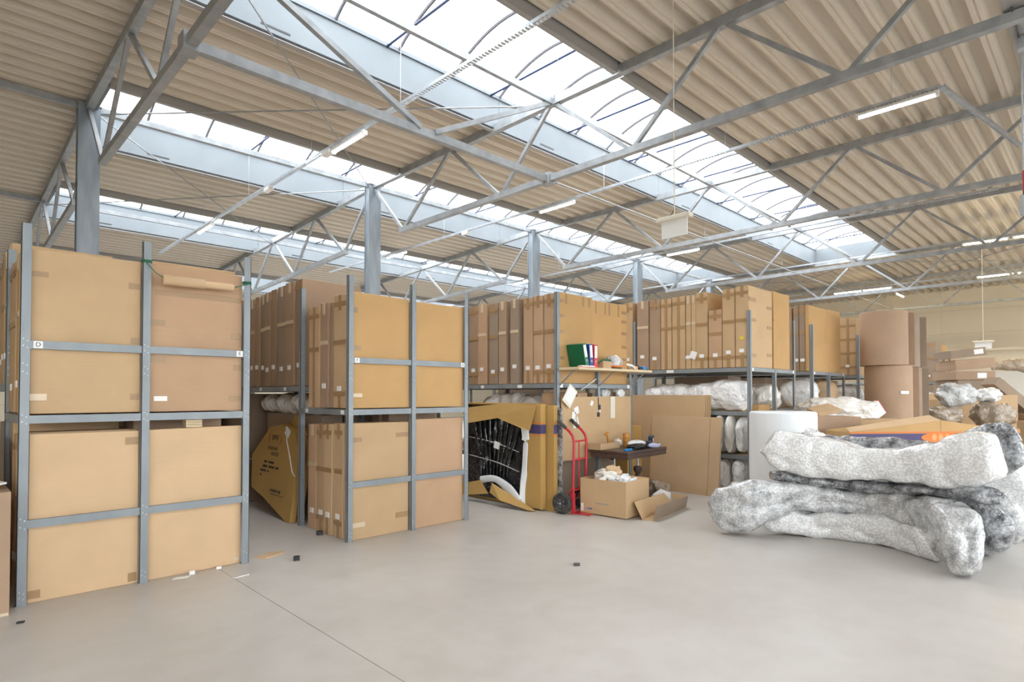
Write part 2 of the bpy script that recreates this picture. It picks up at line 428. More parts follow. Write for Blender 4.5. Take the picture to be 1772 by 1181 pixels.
# ------------------------------------------------------------------ walls
def wall(name, horizontal_axis, pos, a, b, h, side, mats='wall'):
    w = thing(name, None, None, kind='structure')
    z = 0.0; k = 0
    while z < h - 0.01:
        z1 = min(h, z + 1.1)
        n = max(1, round((b-a)/6.0))
        for i in range(n):
            u, v = a+(b-a)*i/n+0.003, a+(b-a)*(i+1)/n-0.003
            if horizontal_axis == 'y': MB().box(min(pos, pos+side*0.12), max(pos, pos+side*0.12), u, v, z+0.004, z1-0.004).build('wall_panel', mats, w)
            else: MB().box(u, v, min(pos, pos+side*0.12), max(pos, pos+side*0.12), z+0.004, z1-0.004).build('wall_panel', mats, w)
        z = z1; k += 1
    if horizontal_axis == 'y': MB().box(min(pos+side*0.03, pos+side*0.2), max(pos+side*0.03, pos+side*0.2), a, b, 0, h).build('wall_core', 'purlin', w)
    else: MB().box(a, b, min(pos+side*0.03, pos+side*0.2), max(pos+side*0.03, pos+side*0.2), 0, h).build('wall_core', 'purlin', w)
    return w
wr = wall('wall_right', 'y', WALLX, YMIN, YMAX, 7.0, 1)
wall('wall_far', 'x', YMAX, XMIN, WALLX, 7.0, 1)
def glazed_wall(name, wname, axis, pos, a, b, side):
    # sandwich panels below and above an unseen polycarbonate window band added for more daylight
    w = thing(name, None, None, kind='structure'); g = thing(wname, None, None, kind='structure')
    def slab(u, v, z0, z1, d0, d1, nm, m, par):
        p, q = sorted((pos+side*d0, pos+side*d1))
        if axis == 'y': MB().box(p, q, u, v, z0, z1).build(nm, m, par)
        else: MB().box(u, v, p, q, z0, z1).build(nm, m, par)
    slab(a, b, 0, 1.6, 0, 0.14, 'wall_panel', 'wall', w); slab(a, b, 4.7, 7.0, 0, 0.14, 'wall_panel', 'wall', w)
    n = round((b-a)/2.75); st = (b-a)/n
    for i in range(n+1):
        u = min(max(a+i*st, a+0.05), b-0.05); slab(u-0.05, u+0.05, 1.6, 4.7, 0.02, 0.12, 'window_mullion', 'alu', g)
        if i < n: slab(u+0.05, a+(i+1)*st-0.05, 1.62, 4.68, 0.06, 0.075, 'pane', 'glazing', g)
    ld = bpy.data.lights.new('window_portal', 'AREA'); ld.shape = 'RECTANGLE'; ld.size = b-a; ld.size_y = 3.1; ld.cycles.is_portal = True
    lo = bpy.data.objects.new('window_portal', ld); COL.objects.link(lo)
    if axis == 'y': lo.location = (pos, (a+b)/2, 3.15); lo.rotation_euler = (R(90), 0, R(-90))
    else: lo.location = ((a+b)/2, pos, 3.15); lo.rotation_euler = (R(90), 0, R(180))
    return w
glazed_wall('wall_left', 'window_9', 'y', XMIN, YMIN, -2.0, -1)
wl2 = wall('wall_left_back', 'y', XMIN, -2.0, YMAX, 7.0, -1)
glazed_wall('wall_rear', 'window_8', 'x', YMIN, XMIN, WALLX, -1)
MB().box(-120, 160, -140, 160, -0.6, -0.35).build('outdoor_ground', mat('unseen_dark_ground', (0.13, 0.125, 0.12), 0.9), kind='structure')  # unseen ground, added to stop sky light rising through the window bands
MB().box(WALLX-0.75, WALLX, -6, 6.3, 3.50, 3.62).build('wall_ledge', 'wall', wr)
MB().box(WALLX-0.10, WALLX, -6, 6.3, 2.55, 3.50).build('wall_lower_band', 'wall', wr)
MB().box(WALLX-0.26, WALLX, -6, 4.6, 0.0, 2.55).build('white_partition', 'wall_white', wr)
for yy in (8.0,):
    MB().box(WALLX-0.12, WALLX, yy-0.16, yy+0.16, 0, 6.6).build('wall_post_casing', 'wall', wr)

# ------------------------------------------------------------------ columns and roof steel
COLS = ['rising behind the carton above tag D', 'rising behind the cartons above tags F and G', 'rising behind the tall cartons beside the binders', 'seen between the golden end cartons and the tall tan cartons', 'just showing over the tall tan cartons', 'hidden farthest along the row by the end wall']
for ci, x in enumerate(TX[2:8]):
    c = thing('steel_column', 'galvanised steel column '+COLS[ci], 'column', (x, YC, 0), group='row of roof columns')
    hgt = 6.42
    s_ = MB(); s_.box(-0.155, 0.155, -0.10, -0.082, 0, hgt); s_.box(-0.155, 0.155, 0.082, 0.10, 0, hgt); s_.box(-0.007, 0.007, -0.083, 0.083, 0, hgt)
    s_.box(-0.14, -0.13, -0.083, 0.083, 0, hgt)
    s_.build('shaft', 'column', c)
    MB().box(-0.2, 0.2, -0.16, 0.16, 0, 0.025).build('base_plate', 'galv_roof', c)
    MB().box(-0.17, 0.17, -0.12, 0.12, hgt-0.02, hgt).build('cap_plate', 'galv_roof', c)

top_front = [12.1, 9.2, 6.48, 3.53, 0.66, -2.2, -5.0, -7.9, -10.7]
bot_front = [10.85, 7.76, 4.95, 2.1, -0.75, -3.6, -6.45, -9.3]
top_back = [12.1, 14.96, 17.75, 20.6, 23.4, 26.2, 29.1]
bot_back = [13.4, 16.3, 19.2, 22.0, 24.8, 27.6]
TRS = ['meeting the column behind tag D', 'meeting the column behind tags F and G', 'meeting the column behind the binder rack cartons', 'meeting the column beside the tall tan cartons', 'at the closed end of the skylights', 'nearest the cream end wall']
def truss(x, ci):
    t = thing('roof_truss', 'galvanised lattice roof truss '+TRS[ci], 'truss', (x, 0, 0), group='roof trusses')
    HB = 1.27
    for seg, mb in ((top_front, bot_front), (top_back, bot_back)):
        a, b = seg[0], seg[-1]
        MB().bar((0, a, roof_z(a)), (0, b, roof_z(b)), 0.11, 0.14).build('top_chord', 'galv_roof', t)
        MB().bar((0, mb[0]+(0.09 if mb is bot_front else -0.09), roof_z(mb[0])-HB), (0, mb[-1], roof_z(mb[-1])-HB), 0.10, 0.10).build('bottom_chord', 'galv_roof', t)
        for i in range(len(seg)-1):
            z0, z1, zb = roof_z(seg[i])-0.05, roof_z(seg[i+1])-0.05, roof_z(mb[i])-HB+0.03
            sg = -1 if mb is bot_front else 1
            MB().bar((0, seg[i]+sg*0.06, z0), (0, mb[i]-sg*0.03, zb), 0.058, 0.058).build('web', 'galv_roof', t)
            MB().bar((0, seg[i+1]-sg*0.06, z1), (0, mb[i]+sg*0.05, zb), 0.058, 0.058).build('web', 'galv_roof', t)
    return t
for ci, x in enumerate(TX[2:8]): truss(x, ci)

# ties along X in the top-chord plane
def tie(x0, x1, y, z, label, w=0.07, h=0.10, m='galv_roof', name='roof_tie', group='roof tie beams'):
    return tag(MB().bar((x0, y, z), (x1, y, z), w, h).build(name, m), label, 'tie beam', group)
for (yc, nm) in ((6.48, 'first'), (12.1, 'column row'), (17.75, 'far')):
    for k in range(len(TX)-1):
        if TX[k+1] > 30 or TX[k] < -8: continue
        tie(TX[k]+0.06, TX[k+1]-0.06, yc, roof_z(yc)-0.01, 'slim galvanised tie beam spanning between two roof trusses')
# lower ties at the bottom chords
tie(TX[2]+0.05, TX[3]-0.05, 6.6, 5.13, 'heavy galvanised tie bar joining two truss bottom chords', 0.09, 0.11)
def rod(p, q, r, label, name='brace_rod', group='thin bracing rods', m='galv_roof'):
    return tag(MB().tube([p, q], r, 6).build(name, m), label, 'rod', group)
for k in range(3, 7):
    rod((TX[k]+0.1, 6.6, 5.13), (TX[k+1]-0.1, 6.6, 5.13), 0.014, 'thin steel rod linking truss bottom chords')
    for s_ in (0.128,): tag(MB().lathe([(0.045, -0.05), (0.05, 0), (0.045, 0.05)], (TX[k]+s_, 6.6, 5.13), 10, 0, 'x').build('rod_clamp', 'galv_roof'), 'small steel clamp holding a tie rod to the truss bottom chord', 'clamp', 'rod clamps')
tag(MB().box(TX[2]-0.08, TX[2]+0.08, 6.5, 6.7, 5.04, 5.22).build('tie_clamp', 'galv_roof'), 'bolted steel clamp joining the heavy tie bar to the truss', 'clamp', 'tie clamps')
tag(MB().box(TX[3]-0.08, TX[3]+0.08, 6.5, 6.7, 5.04, 5.22).build('tie_clamp', 'galv_roof'), 'bolted steel clamp joining the heavy tie bar to the truss', 'clamp', 'tie clamps')
# V braces from the tie bar's middle up to both trusses
mx_ = (TX[2]+TX[3])/2 + 0.25
tag(MB().bar((mx_-0.12, 6.58, 5.18), (TX[2]+0.1, 6.5, 6.35), 0.07, 0.07).build('brace_strut', 'galv_roof'), 'steep galvanised strut rising from the heavy tie bar to the skylight edge', 'strut', 'V brace struts')
tag(MB().bar((mx_+0.12, 6.58, 5.18), (TX[3]-0.1, 6.5, 6.35), 0.07, 0.07).build('brace_strut', 'galv_roof'), 'steep galvanised strut rising from the heavy tie bar to the skylight edge', 'strut', 'V brace struts')
for k in range(3, 7):
    tag(MB().bar((TX[k]+0.1, 6.45, 6.36), (TX[k]+1.7, 5.2 if k == 3 else 6.48, 5.15 if k == 3 else 6.36), 0.04, 0.04).build('brace_strut', 'galv_roof'), 'short light strut fixed beside a truss node under the skylight', 'strut', 'short node struts') if k != 3 else None
# X bracing in the roof plane between the first two visible trusses
for (ya, yb) in ((6.48, 12.1), (12.1, 17.75)):
    for (xa, xb) in ((TX[2], TX[3]),):
        rod((xa+0.08, ya, roof_z(ya)-0.07), (xb-0.08, yb, roof_z(yb)-0.07), 0.013, 'thin diagonal wind bracing rod crossing below the deck', group='wind bracing rods')
        rod((xa+0.08, yb, roof_z(yb)-0.10), (xb-0.08, ya, roof_z(ya)-0.10), 0.013, 'thin diagonal wind bracing rod crossing below the deck', group='wind bracing rods')
for (ya, yb) in ((0.66, 6.48), (6.48, 12.1)):
    rod((TX[6]+0.08, ya, roof_z(ya)-0.07), (TX[7]-0.08, yb, roof_z(yb)-0.07), 0.013, 'thin diagonal wind bracing rod crossing below the deck', group='wind bracing rods')
    rod((TX[6]+0.08, yb, roof_z(yb)-0.10), (TX[7]-0.08, ya, roof_z(ya)-0.10), 0.013, 'thin diagonal wind bracing rod crossing below the deck', group='wind bracing rods')
rod((TX[3], 6.48, 6.3), (TX[3]-0.4, 6.0, 9 - 2.05), 0.006, 'thin suspension wire at the skylight node')

# ------------------------------------------------------------------ cable trays and lamps
def tray(x, y0, y1, z, label, wires, turn=None):
    t = thing('cable_tray', label, 'cable tray', (x, 0, z), group='perforated cable trays')
    b = MB(); b.box(-0.035, -0.032, y0, y1, -0.02, 0.02); b.box(0.032, 0.035, y0, y1, -0.02, 0.02)
    yy = y0
    while yy < y1: b.box(-0.034, 0.034, yy, min(y1, yy+0.035), -0.021, -0.018); yy += 0.055
    b.build('channel', 'galv', t)
    for wy in wires: MB().tube([(0, wy, 0.0), (0, wy, roof_z(wy)+0.1-z)], 0.004, 5).build('hanger_wire', 'galv', t)
    if turn:
        c = MB(); d = Vector(turn).normalized(); L = Vector(turn).length
        c.bar((0, y0, 0), (turn[0], y0+turn[1], turn[2]), 0.07, 0.004)
        n_ = Vector((-d.y, d.x, 0))
        for s_ in (-1, 1):
            c.bar(tuple(Vector((0, y0, 0))+n_*0.034*s_), tuple(Vector((turn[0], y0+turn[1], turn[2]))+n_*0.034*s_), 0.004, 0.04)
        c.build('channel_bend', 'galv', t)
    return t
def batten(x, y0, y1, z, label, group='LED battens on the trays', along='y', m='lamp'):
    t = thing('led_batten', label, 'lamp', (x, (y0+y1)/2, z), 0 if along == 'y' else R(90), group)
    L = (y1-y0)/2
    MB().box(-0.035, 0.035, -L, L, 0.0, 0.04).build('housing', 'white', t, bevel=0.006)
    MB().tube([(0, -L+0.02, -0.008), (0, L-0.02, -0.008)], 0.026, 10).build('diffuser', m, t, True)
    for s_ in (-1, 1): MB().box(-0.036, 0.036, s_*L-0.02, s_*L+0.02, -0.03, 0.042).build('end_cap', 'white', t)
    return t
trays = [(4.60, 3.0, 19.0, 5.56, (3.6, 6.9, 9.6, 12.4, 15.2)), (9.80, 1.62, 19.0, 5.76, (2.2, 4.7, 7.3, 9.9, 12.6, 15.4)),
         (15.4, 1.62, 19.0, 5.72, (2.6, 5.3, 8.0, 10.7, 13.4)), (20.9, 1.2, 19.0, 5.88, (2.6, 5.3, 8.0, 10.7)), (26.4, 1.2, 19.0, 5.76, (2.6, 5.3, 8.0, 10.7))]
for i, (x, a, b_, z, wires) in enumerate(trays):
    tray(x, a, b_, z, 'perforated cable tray hanging '+('over the aisle between racks D and F', 'past the hanging sign, with a bend at its end', 'over the tall tan cartons', 'with warm battens before the skylight end', 'with warm battens past the skylight end')[i], wires, (3.4, -0.55, 0) if i == 1 else None)
for (x, y0, z) in ((4.60, 7.85, 5.47), (4.60, 14.6, 5.47), (9.80, 1.66, 5.67), (9.80, 8.1, 5.67), (9.80, 14.4, 5.67), (15.4, 8.2, 5.63), (15.4, 14.6, 5.63)):
    batten(x, y0, y0+0.98, z, 'lit white LED batten fixed under a cable tray')
for (x, y0, z) in ((20.9, 0.9, 5.8), (20.9, 2.0, 5.8), (26.4, 1.3, 5.68), (26.4, 2.4, 5.68), (26.4, 6.0, 5.66), (26.4, 7.05, 5.66)):
    batten(x, y0, y0+1.0, z, 'lit warm LED batten fixed under a far cable tray', 'warm LED battens', m='lamp_warm')
bt = batten(26.4, 5.0, 6.0, 5.45, 'lit warm LED batten set crosswise below the others near the end wall', None, 'x', 'lamp_warm')
del_ = None
bt.location = (27.6, 6.0, 5.5)
for s_ in (-0.4, 0.4): MB().tube([(0, s_, 0.03), (0, s_, 1.0)], 0.006, 5).build('hanger_wire', 'galv', bt)
for (x, y, z) in ((4.6, 11.4, 5.49), (9.8, 11.7, 5.69), (4.6, 9.0, 5.49)):
    tag(MB().box(x-0.05, x+0.05, y-0.12, y+0.12, z-0.03, z+0.05).build('junction_box', 'white', bevel=0.008), 'small white junction box clipped to a cable tray', 'junction box', 'junction boxes on the trays')

# hanging signs (blank side towards us)
def hang_sign(x, y, z, L, label, zc):
    t = thing('hanging_sign', label, 'sign', (x, y, z))
    MB().box(-0.05, 0.05, -L/2, L/2, 0.0, 0.055).build('housing', 'cream', t, bevel=0.008)
    MB().box(-0.006, 0.006, -L/2+0.05, L/2-0.05, -0.2, 0.0).build('sign_panel', 'white', t)
    MB().tube([(0, 0.0, 0.05), (0.0, 0.0, zc-z)], 0.007, 6).build('cord', 'cream', t)
    MB().tube([(0.004, 0.10, 0.05), (0.004, 0.03, 0.09), (0.010, 0.005, 0.15), (0.011, 0.004, zc-z)], 0.005, 6).build('power_cable', 'black', t)
hang_sign(6.3, 3.66, 3.62, 0.44, 'white rectangular hanging sign below the skylight, blank side, on a long cord', 6.5)
hang_sign(22.3, 2.75, 3.08, 0.5, 'small white hanging sign on a cord before the cream end wall', 6.5)

# hoist beam at the right edge with pendant
hb = thing('hoist_beam', 'dark steel runway beam with hoist cables below the trusses', 'beam', (0, 0.62, 0))
b = MB(); b.box(6.0, 24.0, -0.09, 0.09, 5.20, 5.215); b.box(6.0, 24.0, -0.09, 0.09, 5.415, 5.43); b.box(6.0, 24.0, -0.006, 0.006, 5.215, 5.415); b.build('i_beam', 'purlin', hb)
b = MB(); b.tube([(7.2, 0.02, 5.18), (24.0, 0.02, 5.18)], 0.012, 6); b.build('festoon_cable', 'dark', hb)
MB().box(7.05, 7.25, 0.10, 0.22, 5.44, 5.62).build('end_stop', 'dark', hb)
hp = thing('hoist_pendant', 'grey hoist control pendant with red hook block on steel ropes', 'hoist', (7.9, 0.62, 0))
MB().box(-0.05, 0.05, -0.04, 0.04, 5.05, 5.20).build('trolley_block', 'galv', hp, bevel=0.01)
for s_ in (-0.02, 0.02): MB().tube([(s_*0.6, s_*0.5, 5.06), (s_*0.6+0.02, s_*0.6, 3.7)], 0.007, 6).build('rope', 'galv', hp)
MB().box(0.0, 0.05, -0.03, 0.02, 3.60, 3.83).build('hook_block', 'red', hp, bevel=0.010)
MB().box(-0.045, 0.025, -0.025, 0.04, 3.36, 3.57).build('control_box', 'galv', hp, bevel=0.012)
for k in range(3): MB().lathe([(0.011, 0), (0.009, -0.010)], (-0.012, -0.025, 3.52-0.055*k), 10, 0, 'y').build('button', 'black', hp)
MB().tube([(-0.01, 0.01, 3.57), (0.01, 0.0, 3.65)], 0.010, 6).build('pendant_cable', 'black', hp)

# ------------------------------------------------------------------ storage racks
def upright(r, x, y, h, sx, sy):
    b = MB(); t = 0.004
    # slotted angle: one leg faces the aisle end, the other the side
    b.box(x-0.03, x+0.03, y, y+t, 0, h)
    xx = x-0.03 if sx < 0 else x+0.03-t
    b.box(xx, xx+t, y, y+0.05, 0, h)
    b.box(x-0.034, x+0.034, y-0.004, y+0.054, 0, 0.006)
    o = b.build('upright', 'rack', r)
    d = MB()
    for z in (0.05, 0.09, 0.56, 0.62, 1.33, 1.38, 1.70, 1.76, 1.89, 1.94):
        if z < h: d.lathe([(0.006, 0), (0.005, -0.004)], (x+0.012, y, z), 6, 0, 'y'); d.lathe([(0.006, 0), (0.005, -0.004)], (x-0.012, y, z+0.015), 6, 0, 'y')
    d.build('bolt_heads', 'galv', o, kind='stuff')
def rack(label, xs, ysr, h, bays, extra_front=(), hx=None):
    """bays: per bay a list of shelf levels (top of beam)"""
    r = thing('storage_rack', label, 'rack', (xs[0], ysr[0], 0))
    ox, oy = xs[0], ysr[0]
    for j, y in enumerate(ysr):
        for i, x in enumerate(xs):
            upright(r, x-ox, y-oy, hx[i] if hx else h, -1 if i < len(xs)-1 else 1, 1)
    def xbeam(x0, x1, y, z, hgt=0.06):
        MB().box(x0+0.03, x1-0.03, y+0.004, y+0.034, z-hgt, z).build('beam', 'rack', r)
    for i in range(len(xs)-1):
        for z in extra_front: xbeam(xs[i]-ox, xs[i+1]-ox, 0, z)
    for j, lev in enumerate(bays):
        ya, yb = ysr[j]-oy, ysr[j+1]-oy
        for z in lev:
            for i in range(len(xs)-1):
                xbeam(xs[i]-ox, xs[i+1]-ox, ya, z)
                MB().box(xs[i]-ox+0.0, xs[i+1]-ox-0.0, ya+0.036, yb-0.004, z-0.022, z-0.002).build('shelf_board', 'wood', r)
            for i, x in enumerate(xs):
                e = -0.03 if i < len(xs)-1 else 0.0
                MB().box(x-ox+e, x-ox+e+0.03, ya+0.052, yb, z-0.062, z-0.022 if 0 < i < len(xs)-1 else z).build('beam', 'rack', r)
    return r
def card(r, x, y, z, letter=None, w=0.055, side='F'):
    if side == 'F':
        c = MB().box(x-w/2, x+w/2, y-0.002, y, z-0.026, z+0.026).build('tag_card', 'paper', r)
        if letter: text(letter, 0.045, (x, y-0.003, z), FRONT, 'ink', c)
    else:
        c = MB().box(x-0.002, x, y-w/2, y+w/2, z-0.022, z+0.022).build('tag_card', 'paper', r)
    return c
XR1, XR2, XR3, XR4, XR5, XR6 = [0.49, 1.265, 2.075], [3.145, 3.94, 4.725], [6.03, 6.93, 7.73], [8.80, 9.72, 10.53], [11.41, 12.29, 13.16], [14.17, 15.05, 15.9]
Y1, Y3, Y4 = 5.60, 5.26, 3.84
r1 = rack('grey steel rack with tags D and E on its end beam', XR1, [Y1, 6.72, 8.6, 10.5, 12.4], 2.81, [[1.39], [1.64, 0.62], [1.64, 0.62], [1.64, 0.62]], (1.945, 0.62))
card(r1, 0.075, 0.003, 1.915, 'D'); card(r1, XR1[2]-XR1[0]-0.065, 0.003, 1.915, 'E')
r2 = rack('grey steel rack with tags F and G on its end beam', XR2, [Y1+0.02, 6.74, 8.6, 10.5, 12.4], 2.80, [[1.385], [1.64], [1.64, 0.62], [1.64, 0.62]], (1.935, 0.62))
card(r2, 0.075, 0.003, 1.905, 'F'); card(r2, XR2[2]-XR2[0]-0.06, 0.003, 1.905, 'G')
card(r2, -0.03, 0.12, 1.355, None, 0.07, 'S'); card(r2, -0.03, 0.95, 1.355, None, 0.07, 'S'); card(r2, -0.03, 1.3+0.25, 1.61, None, 0.07, 'S'); card(r2, -0.03, 2.3, 1.61, None, 0.07, 'S')
r3 = rack('grey steel rack whose end carries the green, blue and red binders', XR3, [Y3, 7.15, 9.05, 11.0], 2.93, [[1.69], [1.69, 0.66], [1.69, 0.66]], (0.69,), hx=[2.93, 1.868, 1.868])
MB().box(0.0, 1.70, 0.16, 1.85, 1.13, 1.15).build('shelf_board', 'wood', r3)
card(r3, 0.07, 0.003, 1.66); card(r3, XR3[2]-XR3[0]-0.06, 0.003, 1.66)
card(r3, -0.03, 1.5, 1.655, None, 0.07, 'S'); card(r3, -0.03, 0.7, 1.655, None, 0.09, 'S')
r4 = rack('grey steel rack stacked with film-wrapped bumpers behind the white foam roll', XR4, [Y4, 5.86, 7.65, 9.5], 2.81, [[1.95, 1.28, 0.62], [1.95, 1.28, 0.62], [1.95, 1.28]], hx=[2.81, 1.95, 2.81])
card(r4, -0.03, 1.35, 1.92, None, 0.13, 'S'); card(r4, 0.07, 0.003, 1.92); card(r4, XR4[2]-XR4[0]-0.06, 0.003, 1.92)
r5 = rack('grey steel rack with golden cartons between two aisles beside the cardboard rolls', XR5, [Y4, 5.75, 7.65], 2.81, [[1.96, 1.28], [1.96, 1.28]], hx=[2.81, 1.96, 1.96])
card(r5, 0.07, 0.003, 1.93); card(r5, XR5[2]-XR5[0]-0.06, 0.003, 1.93)
r6 = rack('grey steel rack holding one heavily taped carton directly behind the cardboard rolls', XR6, [Y4, 5.75, 7.65], 2.81, [[1.95, 1.28], [1.95, 1.28]], hx=[2.81, 1.95, 2.81])
r7 = rack('short grey rack near the end wall beside the heap of boxes', [22.65, 23.6, 24.5], [3.9, 5.8, 7.7], 2.87, [[1.92, 1.2], [1.92, 1.2]])

# ------------------------------------------------------------------ cartons
def carton(name, label, group, x0, x1, y0, y1, z0, z1, m='kraft', tapes=(), labels=(), seam=True, cat='carton', jit=0.004, rot=None):
    """tapes: (face, u0, u1, v0, v1[, material]); face L looks to -X (u along Y), F looks to -Y (u along X); negative v counts from the top"""
    cx, cy = (x0+x1)/2, (y0+y1)/2
    b = MB().box(x0-cx, x1-cx, y0-cy, y1-cy, 0, z1-z0)
    j = lambda: random.uniform(-jit, jit)
    b.v = [(vx+(j() if abs(vx) < 1e9 else 0), vy+j()*0.3, vz + (j()*1.5 if vz > 0.01 else 0)) for (vx, vy, vz) in b.v]
    o = b.build(name, m, bevel=0.004); o.location = (cx, cy, z0)
    if rot: o.rotation_euler = rot
    tag(o, label, cat, group)
    H = z1-z0; W, D = x1-x0, y1-y0
    def piece(nm, face, u0, u1, v0, v1, mm, th):
        v0 = v0 if v0 >= 0 else H+v0; v1 = v1 if v1 > 0 else H+v1
        e = jit + th
        if face == 'L': q = MB().box(-W/2-e, -W/2+0.002, -D/2+u0, -D/2+u1, v0, v1)
        elif face == 'F': q = MB().box(-W/2+u0, -W/2+u1, -D/2-e*0.45, -D/2+0.002, v0, v1)
        else: q = MB().box(-W/2+u0, -W/2+u1, -D/2+v0, -D/2+v1, H-0.002, H+th)
        return q.build(nm, mm, o)
    for ti, t in enumerate(tapes): piece('tape', *t[:5], t[5] if len(t) > 5 else 'tape', 0.0012+0.0007*ti)
    for (face, u, v, w_, h_) in labels:
        q = piece('shipping_label', face, u, u+w_, v, v+h_, 'paper', 0.0024+0.0007*len(tapes))
    return o
def spine_tapes(d, H, style):
    c = d/2; w = min(0.025, d*0.22); t = []
    if style in (0, 1, 2):
        t += [('L', c-w, c+w, -0.17, -0.001), ('L', 0.004, d-0.004, -0.125, -0.075)]
        t += [('L', c-w, c+w, 0.002, 0.20)]
    if style in (1, 2): t += [('L', 0.004, d-0.004, H*0.56, H*0.56+0.05)]
    if style == 2: t += [('L', 0.004, d-0.004, 0.13, 0.18)]
    if style == 3: t += [('L', c-w, c+w, 0.002, -0.001), ('L', 0.004, d-0.004, H*0.55, H*0.55+0.05), ('L', 0.004, d-0.004, -0.14, -0.09)]
    if style == 4: t += [('L', 0.004, d-0.004, H*0.6, H*0.6+0.045, 'tape_clear'), ('L', c-w, c+w, -0.13, -0.001, 'tape_clear')]
    if style == 5: t += [('L', 0.004, d-0.004, z, z+0.05) for z in (0.14, H*0.36, H*0.6, H*0.84)] + [('L', c-w, c+w, 0.002, -0.001)]
    return t
def row(label, group, xf, depth, z0, items, mats, name='tall_carton'):
    """items: (y0, y1, ztop, style, material or None)"""
    out = []
    for i, it in enumerate(items):
        y0, y1, zt, st = it[:4]; mm = it[4] if len(it) > 4 and it[4] else mats[i % len(mats)]
        dx = random.uniform(-0.012, 0.012); d = y1-y0-0.006; H = zt-z0
        lb = [('L', max(0.006, d/2-0.035+random.uniform(-0.01, 0.01)), random.uniform(0.16, 0.24), min(0.075, d-0.012), 0.055)] if st not in (3, 9) else []
        o = carton(name, label if len(it) < 6 else it[5], group if len(it) < 6 else None, xf+dx, xf+dx+depth, y0, y1-0.006, z0, zt, mm, spine_tapes(d, H, st), lb)
        out.append(o)
    return out

# --- rack D / E: end faces
def end_tapes(W, H, spec): return [('F',)+s_ for s_ in spec]
carton('flat_carton', 'big flat carton behind the upper beam tagged D', None, 0.525, 1.235, 5.65, 5.82, 1.40, 2.64, 'kraft', [('F', 0.005, 0.10, -0.21, -0.17), ('F', 0.62, 0.70, -0.23, -0.18), ('F', 0.64, 0.70, -0.68, -0.63), ('F', 0.0, 0.10, 0.10, 0.15, 'tape_clear'), ('F', 0.64, 0.70, 0.10, 0.15)])
carton('flat_carton', 'big flat carton behind the hanging kraft roll and beam tag E', None, 1.295, 2.045, 5.65, 5.80, 1.40, 2.645, 'kraft_pink', [('F', 0.005, 0.12, -0.52, -0.47), ('F', 0.66, 0.74, -0.60, -0.55), ('F', 0.005, 0.13, -0.83, -0.78), ('F', 0.68, 0.74, -0.88, -0.83), ('F', 0.64, 0.74, 0.08, 0.13), ('F', 0.05, 0.74, -0.26, -0.21), ('F', 0.04, 0.14, 0.09, 0.13, 'paper')])
carton('flat_carton', 'big flat carton standing on the floor directly below tag D', None, 0.525, 1.235, 5.65, 5.80, 0.0, 1.245, 'kraft_pale', [('F', 0.61, 0.70, -0.11, -0.05), ('F', 0.005, 0.08, 0.03, 0.09), ('F', 0.64, 0.70, 0.02, 0.09)])
carton('flat_carton', 'big flat carton standing on the floor directly below tag E', None, 1.295, 2.05, 5.65, 5.80, 0.0, 1.255, 'kraft_pale', [('F', 0.69, 0.745, 0.03, 0.06, 'tape_clear')])
gl = 'tall flat carton filed behind the end cartons of the D and E rack'
row(gl, 'cartons deep in the D and E rack', 0.49, 0.75, 1.40, [(5.84, 6.0, 2.68, 9), (6.0, 6.18, 2.66, 4), (6.19, 6.69, 2.64, 1)], ['kraft', 'kraft_yellow', 'kraft'])
row(gl, 'cartons deep in the D and E rack', 0.50, 0.75, 1.645, [(6.80, 6.98, 2.88, 4), (6.99, 7.2, 2.86, 1), (7.21, 7.4, 2.85, 4), (7.41, 7.7, 2.9, 1), (7.71, 8.0, 2.87, 0), (8.01, 8.3, 2.86, 0)], ['kraft', 'kraft_yellow', 'kraft_brown'])
row(gl, 'cartons deep in the D and E rack', 0.50, 0.74, 0.0, [(5.82, 5.98, 1.25, 4), (6.0, 6.15, 1.235, 1), (6.16, 6.35, 1.22, 0), (6.36, 6.6, 1.318, 0)], ['kraft_pale', 'kraft'])
row(gl, 'cartons deep in the D and E rack', 1.30, 0.74, 0.0, [(5.82, 6.1, 1.21, 4), (6.12, 6.5, 1.318, 1)], ['kraft', 'kraft_brown'])
row(gl, 'cartons deep in the D and E rack', 1.30, 0.74, 1.40, [(5.82, 6.1, 2.70, 4), (6.12, 6.6, 2.68, 1)], ['kraft', 'kraft_brown'])
row(gl, 'cartons deep in the D and E rack', 1.30, 0.74, 1.645, [(6.85, 7.3, 2.76, 4), (7.32, 7.8, 2.74, 1)], ['kraft', 'kraft_brown'])
# odds and ends on top of the lower cartons, under the shelf
wb_ = thing('timber_block', 'small pale timber block lying on the carton below tag E', 'wood block', (1.66, 5.74, 1.255))
for k in range(3): MB().box(-0.065, 0.065, -0.05, 0.05, 0.001+k*0.023, 0.022+k*0.023).build('timber_layer', 'pine', wb_)

